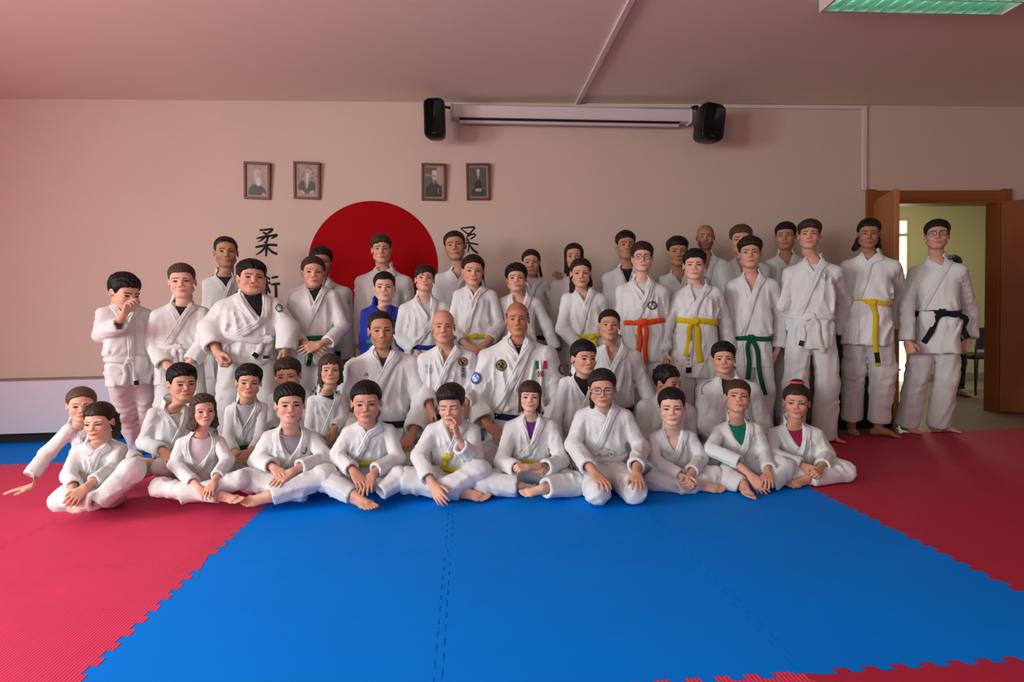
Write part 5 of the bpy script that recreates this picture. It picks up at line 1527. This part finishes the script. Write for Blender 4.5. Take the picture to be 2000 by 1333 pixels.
stand(23, SY-.02, (460, 523, 1468), (1420, 552, 1517, 550), (1468, 573), (1467, 661, GB), 'teenage boy with a brown fringe and a dark green belt',
      hem=717, turn=(0, 3, 0), face=F((206, 156, 134), BK, child=.2, nose=.4), hair=FRG((48, 34, 29), .056, ttop=.024, tside=.007, fsweep=.3, quiff=.006),
      R=(1524, 622, .01, 1519, 680, -.01, 1513, 702, -.03), knot=(1466, 660), tails=[(1461, 742, .2, .2), (1494, 771, .35, .2)])
stand(24, 4.28, (427, 486, 1584), (1534, 526, 1644, 524), (1590, 530), (1584, 620, WB), 'tall boy with brown curly top and a white belt, hands behind back',
      hem=682, tee=(208, 206, 204), teen=.16, turn=(-2, 4, 2), face=F((204, 152, 128), BK, child=.1), hair=S((62, 45, 36), curl=1, ttop=.024, tside=.007, quiff=.012, front=.056, rough=.002),
      L=(1530, 596, .06, 1548, 650, .16, None, None, 0), R=(1647, 590, .06, 1636, 650, .16, None, None, 0), knot=(1584, 618), tails=[(1563, 680, .7, .3, (46, 42, 44)), (1608, 690, .4, .3)],
      legs=dict(feet=((1556, 872), (1622, 866)), toe=(-.2, 1.2), hemz=.03), badges=[(1611, 536, 20, 22, PALE, 'badge', 20)])
stand(25, 4.33, (425, 482, 1700), (1644, 514, 1757, 513), (1694, 508), (1694, 592, (206, 178, 30)), 'long-haired teenager with a yellow belt, standing before the open door leaf',
      hem=675, turn=(0, -6, 3), face=F((166, 118, 92), BK, beard=.15, nose=.5), hair=S((26, 21, 22), back=1, ttop=.012, tside=.009, front=.066, temple=.048, tails=[((-.05, .05, -.03), (-.088, .03, -.115), .032, .026), ((.05, .05, -.03), (.075, .04, -.11), .03, .02)]),
      L=(1640, 586, .06, 1655, 645, .16, None, None, 0), R=(1758, 572, .08, 1742, 640, .17, None, None, 0), knot=(1703, 591), tails=[(1716, 716, .2, .3, (44, 36, 34))], cross=-.6, legs=dict(feet=((1676, 848), (1730, 855)), toe=(-.5, .8), hemz=.115, rh=.40), fs=1.08)
stand(26, 4.33, (427, 487, 1834), (1776, 526, 1886, 520), (1841, 519), (1830, 612, BB), 'young man with glasses and a black belt in the doorway, far right',
      hem=690, turn=(1, 4, 3), face=F((200, 152, 128), BK, nose=.5, beard=.1), hair=S((30, 25, 24), fringe=.066, fsweep=.2, ttop=.017, tside=.008), glasses=dict(col=(66, 56, 50), w=.024, h=.0165), bslope=-.02,
      L=(1770, 598, .02, 1771, 667, -.03, 1778, 685, -.05, curl()), R=(1894, 606, .02, 1895, 662, -.02, 1880, 680, -.03, curl()), knot=(1840, 611), tails=[(1798, 672, .2), (1892, 661, .95)], cross=-.85, legs=dict(feet=((1786, 846), (1848, 846)), hemz=.05, toe=(-.1, 1.0)), bh=1.2)

# ---- adults kneeling in the middle
KY = 3.93
def kneel(id, head, sh, V, belt, kn, label, Y=KY, **k):
    return person(dict(id=id, kind='kneel', Y=Y, head=head, sh=sh, V=V, belt=belt, label=label, legs=dict(knees=tuple((x, y, -.27) for x, y in kn)), **k))
g = kneel(27, (607, 682, 744), (680, 708, 817, 702), (747, 722), (748, 820, BB), ((700, 905), (800, 905)), 'kneeling man with receding hair and a short beard, smiling, grey tee', tee=(66, 64, 66), teen=.18,
      face=F((192, 142, 114), BR, beard=.55, smile=1.2, eye=.94), hair=S((44, 34, 30), ttop=.007, tside=.005, front=.082, temple=.070), turn=(4, 0, -2), cross=-.95, fold=1.2,
      R=(829, 790, -.02, 812, 842, -.08, 795, 866, -.16, rest()), L=(668, 800, .0, 690, 850, -.1, 705, 872, -.18, rest()), badges=[(714, 731, 11, 9, bars3, 'badge', 22)], ra=.33)
g = kneel(28, (606, 671, 865), (820, 694, 927, 692), (868, 712), (868, 808, BB), ((830, 905), (905, 905)), 'kneeling bald clean-shaven man with embroidered characters on his jacket',
      face=F((206, 152, 128), BR, stub=.12, eye=.92), hair=None, turn=(1, 2, 1), cross=-.9, fold=1.1, badges=[(904, 707, 19, 19, GOLD, 'badge', 24)])
stitch(g, 905, 724, '柔術', 9.5, vert=True, sx=.9); stitch(g, 833, 716, 'ひらり', 5.5, vert=True); stitch(g, 841.5, 716, 'ミカマ', 5.5, vert=True)
g = kneel(29, (590, 657, 1011), (938, 690, 1082, 684), (1014, 697), (1008, 806, NB), ((950, 905), (1060, 905)), 'kneeling bald man with an Italian flag on his chest, middle of the group', tee=(36, 38, 54), teen=.1,
      face=F((190, 134, 104), BK, stub=.35, eye=.9, nose=.3), hair=S((36, 30, 28), ttop=-.02, tside=.003, front=.2, temple=.2, crown=.02), turn=(0, 2, 0), cross=-.9, fold=1.25, ra=.33,
      L=(925, 790, -.03, 944, 824, -.12, 965, 842, -.20, rest(s=1.05)), R=(1092, 790, .0, 1080, 840, -.12, 1062, 860, -.2, rest()),
      badges=[(979, 714, 22, 23, GOLD, 'badge', 26), (1057, 713, 22, 16, rect_patch(flag), 'badge', 24), (1056, 731, 13, 12, rect_patch(four), 'badge', 22)])
badge(g, 929, 739, 23, 24, BLUEP, 'sleeve_badge', 26); badge(g, 1101, 721, 20, 24, SILV, 'sleeve_badge', 22)
g = kneel(30, (604, 666, 1190), (1148, 688, 1250, 690), (1194, 714), (1194, 795, BB), ((1160, 900), (1235, 900)), 'kneeling woman with hair pulled back tight, smiling, open collar', tee=(214, 212, 210), teen=.62, teed=.05, vround=.006,
      face=F((198, 146, 118), BK, **{**FEM, 'smile': .8, 'eye': 1.02}), hair=S((38, 28, 28), back=1, ttop=.008, tside=.007, front=.070, temple=.050), turn=(3, 4, 3), R=(1256, 752, .02, 1282, 812, -.04, None, None, 0))

# ---- children of the second row
K2 = 3.80
def sit2(id, head, sh, V, belt, kn, label, Y=K2, kind='kneel', **k):
    return person(dict(id=id, kind=kind, Y=Y, head=head, sh=sh, V=V, belt=belt, label=label, legs=dict(knees=tuple((x, y, -.22) for x, y in kn), lod=1.45), **k))
sit2(31, (709, 783, 349), (290, 803, 386, 806), (352, 838), (346, 880, WB), ((318, 912), (380, 912)), 'boy with short black hair kneeling behind the little girl in a white tee', Y=3.72,
     tee=(214, 210, 208), teen=.3, turn=(16, 0, 2), by=10, face=KID((206, 158, 132), BK), hair=FRG(BK, .054, tside=.009), L=(281, 866, -.02, 318, 880, -.12, 330, 895, -.17, rest()))
sit2(32, (711, 779, 480), (442, 796, 520, 790), (474, 838), (482, 866, GB), ((440, 915), (520, 915)), 'boy with straight black fringe and a green belt, hands clasped, second row', Y=3.72,
     tee=(188, 188, 190), teen=.14, vround=.012, turn=(3, 4, 6), face=KID((206, 158, 132), BK), hair=FRG(BK, .048, ttop=.018, tside=.009), L=(446, 858, -.03, 458, 884, -.14, 470, 896, -.20, curl(n=(.8, .3, -.3))), R=(508, 856, -.03, 494, 880, -.15, 478, 896, -.21, curl(n=(-.8, .3, -.3))))
sit2(33, (697, 766, 562), (526, 774, 606, 766), (566, 800), (566, 850, WB), ((535, 910), (595, 910)), 'brown-haired boy peeking over from behind the boy in the grey tee', Y=3.95,
     turn=(-8, 0, -3), face=KID((200, 152, 126), BR), hair=FRG((60, 44, 34), .044, ttop=.018, tside=.010, curl=1, rough=.0015))
sit2(34, (692, 754, 643), (602, 778, 672, 774), (652, 786), (640, 862, WB), ((610, 915), (668, 915)), 'child with messy shoulder-length brown hair, second row', Y=3.74, turn=(1, 8, 2), tee=(44, 42, 44), teen=.12,
     face=KID((206, 158, 130), BR), hair=S((70, 52, 40), long=-.115, ttop=.016, tside=.009, front=.062, temple=.044, open=.056, lw=.094, wavy=1.6, rough=.003, jag=.012, fringe=.056), L=(604, 848, .0, 634, 876, -.12, 645, 888, -.18, rest()), ra=.33)
sit2(35, (663, 732, 1139), (1096, 742, 1170, 742), (1146, 778), (1128, 838, WB), ((1090, 915), (1140, 915)), 'dark-haired boy looking aside over the girl with glasses, dark tee', Y=3.64, tee=(38, 36, 40), teen=.1, vround=.012, turn=(22, 2, 2), by=16,
     face=KID((204, 156, 130), BK), hair=S(BK, ttop=.014, tside=.010, front=.056, back=1), L=(1084, 826, -.02, 1092, 880, -.1, 1104, 896, -.16, rest()))
sit2(36, (712, 780, 1299), (1250, 788, 1352, 796), (1310, 822), (1296, 866, WB), ((1262, 915), (1330, 915)), 'black-haired boy in near profile behind the small boy, facing right', Y=3.75, turn=(52, -2, 3), by=24,
     face=KID((190, 138, 112), BK, child=.8), hair=FRG(BK, .058, tside=.009, ttop=.016))
g = sit2(37, (667, 731, 1416), (1364, 754, 1482, 754), (1414, 776), (1420, 852, WB), ((1380, 915), (1460, 915)), 'boy with black capital letters down his shoulder, kneeling right of centre', Y=3.75, tee=(44, 44, 48), teen=.05, turn=(1, 3, 0),
     face=KID((204, 156, 132), BK, child=.8), hair=FRG(BK, .056, tside=.009, ttop=.014, jag=.002), R=(1490, 830, .0, 1482, 870, -.1, 1470, 890, -.15, rest()))
stitch(g, 1371, 768, 'S', 7.5, sx=1.25); stitch(g, 1370, 762.5, 'T', 4.5, sx=1.5)
for c_, x, y in (('A', 1370.5, 758.5), ('N', 1372, 755), ('D', 1374.5, 752), ('A', 1377.5, 749.5), ('R', 1381, 747.5), ('D', 1384.5, 745.8), ('S', 1388, 744.5)):
    stitch(g, x, y, c_, 3.2, rot=.5, sx=1.2)

# ---- front row, sitting on the mats
FY = 3.42
def front(id, head, sh, V, belt, kn, label, Y=FY, kind='cross', ank=None, feet=(None, None), kd=(-.16, -.16), leg=None, **k):
    return person(dict(id=id, kind=kind, Y=Y, head=head, sh=sh, V=V, belt=belt, label=label,
        legs=dict(knees=((*kn[0], kd[0]), (*kn[1], kd[1])), ankles=ank or (None, None), feet=feet, **(leg or {})), **k))
front(38, (756, 826, 153), (122, 838, 206, 850), (150, 850), (196, 905, None), ((215, 925), (290, 915)), 'fair-haired girl leaning on one straight arm at far left', Y=3.62, turn=(2, 2, 2), by=8, hfwd=.06, tee=(178, 172, 176), teen=.05, ra=.36,
      face=KID((220, 174, 150), LB, **FEM), hair=S((104, 80, 62), back=1, ttop=.010, tside=.008, front=.074, temple=.048, tails=[((.03, .09, .03), (.06, .10, -.08), .028, .018)]), L=(92, 886, -.06, 60, 930, -.14, 41, 955, -.19, dict(pose='flat', n=(0, 0, -1), d=(-.9, -.4, -.12), rc=1.1)),
      R=(236, 880, .06, 268, 900, .02, 288, 900, -.02, dict(pose='rest', s=.85)), kd=(-.12, -.05), ank=((240, 935, -.18), (230, 930, -.12)))
front(39, (785, 858, 193), (140, 876, 244, 872), (184, 884), (200, 935, None), ((125, 975), (258, 918)), 'dark-haired girl with her hair tied back, sitting cross-legged far left', Y=3.32, turn=(-24, -4, 0), by=-12, vround=.006,
      face=KID((218, 172, 148), BK, **FEM), hair=S((52, 38, 33), back=1, ttop=.014, tside=.009, front=.062, temple=.048, rough=.003, tails=[((.06, .07, .02), (.082, .05, -.07), .034, .026)]),
      L=(134, 930, -.06, 146, 950, -.16, 134, 974, -.24, curl(n=(.4, .6, -.5), rc=1.05)), R=(222, 915, -.06, 182, 940, -.20, 152, 968, -.28, rest(n=(-.5, .4, -.8), rc=.95)), kd=(-.20, -.16),
      ank=((190, 978, -.26), (192, 982, -.24)), feet=(None, (128, 976, -.27, (-1, -.35, 0), (0, -.5, .9))), leg=dict(rk=.50, rh=.40))
front(40, (769, 834, 393), (346, 860, 438, 858), (388, 914), (386, 925, None), ((312, 952), (470, 938)), 'little girl with loose shoulder-length brown hair and a white tee', Y=3.36, turn=(12, 2, 0), tee=(216, 208, 212), teen=.12, vround=.030,
      face=KID((216, 170, 146), BR, **{**FEM, 'lips': (188, 108, 100)}), hair=S((84, 62, 48), long=-.155, ttop=.012, tside=.010, front=.072, temple=.054, open=.058, lw=.108, wavy=2.4, rough=.0028, part=-.005),
      L=(342, 908, -.04, 378, 944, -.18, 398, 963, -.25, rest(s=.9)), R=(444, 900, -.04, 424, 932, -.18, 411, 955, -.26, rest(s=.9)), ank=((430, 968, -.24), (350, 972, -.24)), feet=((424, 966, -.25, (1, -.35, 0), (0, -.5, .9)), None))
front(41, (748, 829, 562), (514, 848, 622, 850), (568, 896), (568, 920, None), ((484, 938), (636, 930)), 'black-haired boy in a grey tee, third cross-legged from left', tee=(150, 150, 154), teen=.24, vround=.022, turn=(5, 4, 2),
      face=KID((212, 166, 142), BK, eye=1.2), hair=FRG(BK, .058, tside=.009, ttop=.016, jag=.003), L=(502, 902, -.03, 532, 912, -.15, 546, 924, -.22, rest(s=.92)), R=(637, 896, -.03, 584, 914, -.18, 552, 934, -.25, rest(s=.95, n=(-.3, .2, -1))),
      ank=((600, 962, -.20), (530, 968, -.26)), feet=(None, (522, 964, -.27, (-1, -.28, .0), (-.1, -.6, .8))), badges=[(594, 879, 12, 18, SILV, 'badge', 16)], leg=dict(rh=.38))
front(42, (743, 826, 714), (672, 838, 770, 836), (716, 848), (716, 894, OL), ((636, 938), (782, 936)), 'dark-haired girl with a yellow belt and both hands together in her lap', turn=(-2, 0, 0),
      face=KID((200, 148, 124), BK, **FEM), hair=S(BK, back=1, ttop=.011, tside=.010, front=.062, temple=.050, rough=.0026, tails=[((-.06, .05, .0), (-.078, .02, -.05), .024, .014)]),
      L=(657, 892, -.03, 688, 918, -.18, 702, 938, -.25, rest(s=.92)), R=(777, 896, -.03, 732, 920, -.18, 720, 944, -.26, rest(s=.92)), ank=((690, 968, -.24), (742, 962, -.24)), feet=((752, 966, -.27, (.75, -.8, 0), (-.2, -.1, 1)), None), leg=dict(rk=.46))
front(43, (747, 826, 884), (834, 834, 934, 834), (882, 864), (884, 906, OL), ((794, 938), (934, 922)), 'boy with eyes lowered and one finger raised to his chin', turn=(-12, -8, -2),
      face=KID((210, 162, 136), BK, closed=1, child=.8), hair=S((42, 32, 28), ttop=.020, tside=.006, quiff=.020, front=.062, temple=.046, back=1, burn=.004, side=-.01, rough=.0045),
      L=(818, 892, -.06, 838, 936, -.18, 855, 966, -.24, rest(s=.98, n=(.2, .9, -.2))), R=(928, 896, -.08, 898, 872, -.18, 890, 836, -.19, dict(pose='point', n=(-.6, .2, .1), s=.85)), knot=(874, 896), tails=[(866, 918, .2, .5)],
      ank=((900, 960, -.20), (850, 966, -.24)), feet=((908, 964, -.22, (1, -.35, 0), (-.1, -.4, .9)), None), leg=dict(rk=.48))
front(44, (744, 808, 1035), (988, 828, 1086, 826), (1036, 868), (1034, 893, (206, 176, 30)), ((944, 945), (1128, 950)), 'girl with a brown fringe and purple tee, arms folded over her lap', tee=(104, 44, 118), teen=.16, turn=(0, 8, 2),
      face=KID((216, 170, 146), BR, **{**FEM, 'smile': .5}), hair=S((70, 48, 38), long=-.125, jag=.002, fringe=.036, ttop=.013, tside=.010, front=.062, temple=.05, open=.060, lw=.084, rough=.002),
      L=(980, 904, -.06, 1010, 916, -.19, 1056, 918, -.22, curl(n=(.1, .5, -.8), s=.95)), R=(1096, 902, -.06, 1064, 914, -.22, 1016, 914, -.27, curl(n=(0, .6, -.7), s=.95)), ank=((1012, 950, -.20), (1064, 954, -.28)), feet=((0, 0, 0, (1, -.05, -.02), (0, -.6, .8)), (0, 0, 0, (-1, -.1, -.03), (0, -.6, .8))), leg=dict(rk=.46, rh=.40))
front(45, (720, 797, 1178), (1126, 806, 1232, 806), (1186, 818), (1180, 886, WB), ((1168, 962), (1238, 958)), 'girl with purple-framed glasses kneeling upright with hands on her thighs', kind='kneel', turn=(0, 2, 0), tee=(212, 200, 200), teen=.3,
      face=KID((204, 154, 128), BK, **FEM), hair=S((44, 33, 30), back=1, ttop=.014, tside=.009, front=.066, temple=.048, tails=[((-.05, .05, -.02), (-.07, .0, -.12), .022, .016)]), glasses=dict(col=(78, 56, 104), t=1.2, w=.0265, h=.019), Y=3.38,
      L=(1120, 868, -.02, 1150, 914, -.18, 1172, 938, -.27, rest(s=.98)), R=(1252, 876, -.02, 1242, 912, -.16, 1246, 938, -.26, rest(s=.98)), kd=(-.36, -.36), knot=(1181, 888), tails=[(1164, 904, .6), (1198, 900, .8)])
front(46, (757, 832, 1316), (1270, 850, 1358, 848), (1318, 888), (1316, 915, None), ((1278, 950), (1398, 932)), 'small boy with cropped black hair and clasped fingers near the mat', turn=(-1, 2, -2), vround=.006,
      face=KID((220, 176, 154), BK), hair=S(BK, ttop=.011, tside=.006, front=.064, temple=.055), L=(1276, 900, -.05, 1330, 930, -.20, 1342, 946, -.26, curl(n=(.8, .3, -.3), s=.9)), R=(1370, 896, -.05, 1350, 922, -.20, 1346, 944, -.27, curl(n=(-.8, .3, -.3), s=.9)),
      ank=((1360, 958, -.22), (1320, 966, -.24)), feet=((1378, 958, -.22, (1, -.25, 0), (-.1, -.4, .9)), None))
front(47, (742, 812, 1443), (1394, 836, 1486, 832), (1450, 876), (1448, 912, None), ((1416, 938), (1528, 916)), 'brown-haired boy with chin raised and a green tee, reaching to his foot', tee=(20, 106, 84), teen=.12, turn=(3, 14, 3), vround=.012,
      face=KID((206, 152, 128), BR, child=.8), hair=S((74, 54, 40), ttop=.013, tside=.006, front=.058, temple=.05), L=(1388, 878, -.05, 1446, 904, -.20, 1480, 948, -.29, rest(s=1.0, n=(.3, .8, -.2))), R=(1492, 884, -.04, 1502, 918, -.14, 1500, 936, -.2, rest()),
      ank=((1450, 955, -.25), (1500, 950, -.24)), feet=((1448, 958, -.29, (-.1, -1, 0), (.2, 0, 1)), None), leg=dict(rk=.52, rh=.46))
g = front(48, (750, 820, 1559), (1502, 842, 1604, 842), (1564, 882), (1562, 905, None), ((1540, 932), (1648, 928)), 'smiling little girl with a topknot and a raspberry tee, far right of the front row', tee=(150, 32, 66), teen=.14, turn=(-2, 2, 2), vround=.006,
      face=KID((202, 148, 122), BK, **{**FEM, 'smile': 1.0}), hair=S((58, 40, 34), back=1, ttop=.012, tside=.009, front=.062, temple=.05, rough=.0028, fringe=.062, blobs=[((0, .045, .135), (.040, .036, .028))]), Y=3.45,
      L=(1504, 888, -.05, 1566, 910, -.19, 1588, 920, -.25, curl(s=.9, n=(.5, .4, -.6))), R=(1615, 888, -.05, 1606, 912, -.18, 1596, 924, -.26, curl(s=.9, n=(-.5, .4, -.6))), ank=((1596, 950, -.2), (1580, 955, -.22)), feet=(None, (1562, 952, -.24, (-1, -.3, 0), (.1, -.4, .9))))

t_ = np.linspace(0, 2*np.pi, 17)
MB().tube(list(g.head(np.stack([.042*np.cos(t_), .044+.039*np.sin(t_), .139+.004*np.sin(t_)], 1))), .0085*g.hs, 8).build('hair_tie', plain((226, 70, 110), .7), g.root, smooth=True)['label'] = 'pink hair tie round the topknot'

# ---- someone in dark clothes and a chair in the next room
person(dict(id=49, Y=6.6, head=(497, 541, 1862), sh=(1836, 558, 1892, 556), V=(1864, 560), belt=(1864, 650), hem=694, label='dark-haired person in black clothes standing in the next room, mostly hidden', gi=(30, 28, 32), gilabel='black top', pants=(34, 32, 38), nolapel=True,
    turn=(150, 0, 0), face=F((170, 124, 100), BK), hair=FRG(BK), lod=1.6, R=(1893, 610, .0, 1893, 655, -.03, 1893, 670, -.05), zoff=-.04))
hx_, hy_ = px_x(1903, 690, 6.9), 6.9
ch_ = empty('chair', (hx_, hy_, -.04)); tag(ch_, 'black chair with thin dark legs in the next room by the door frame', 'chair')
CB = plain((22, 22, 26), .6); CM = plain((40, 36, 36), .4)
MB().box((hx_-.22, hy_-.22, .38), (hx_+.22, hy_+.20, .44)).build('seat', CB, ch_, bevel=.02)
MB().hexa([(hx_-.21, hy_-.25, .50), (hx_+.21, hy_-.25, .50), (hx_+.21, hy_-.22, .50), (hx_-.21, hy_-.22, .50), (hx_-.20, hy_-.29, .76), (hx_+.20, hy_-.29, .76), (hx_+.20, hy_-.26, .76), (hx_-.20, hy_-.26, .76)]).build('backrest', CB, ch_, bevel=.01)
for sx_ in (-1, 1):
    MB().tube([(hx_+sx_*.20, hy_-.27, .72), (hx_+sx_*.20, hy_-.23, .40), (hx_+sx_*.23, hy_-.28, -.038)], .012, 8).build('leg', CM, ch_, smooth=True)
    MB().tube([(hx_+sx_*.20, hy_+.17, .38), (hx_+sx_*.22, hy_+.22, -.038)], .012, 8).build('leg', CM, ch_, smooth=True)
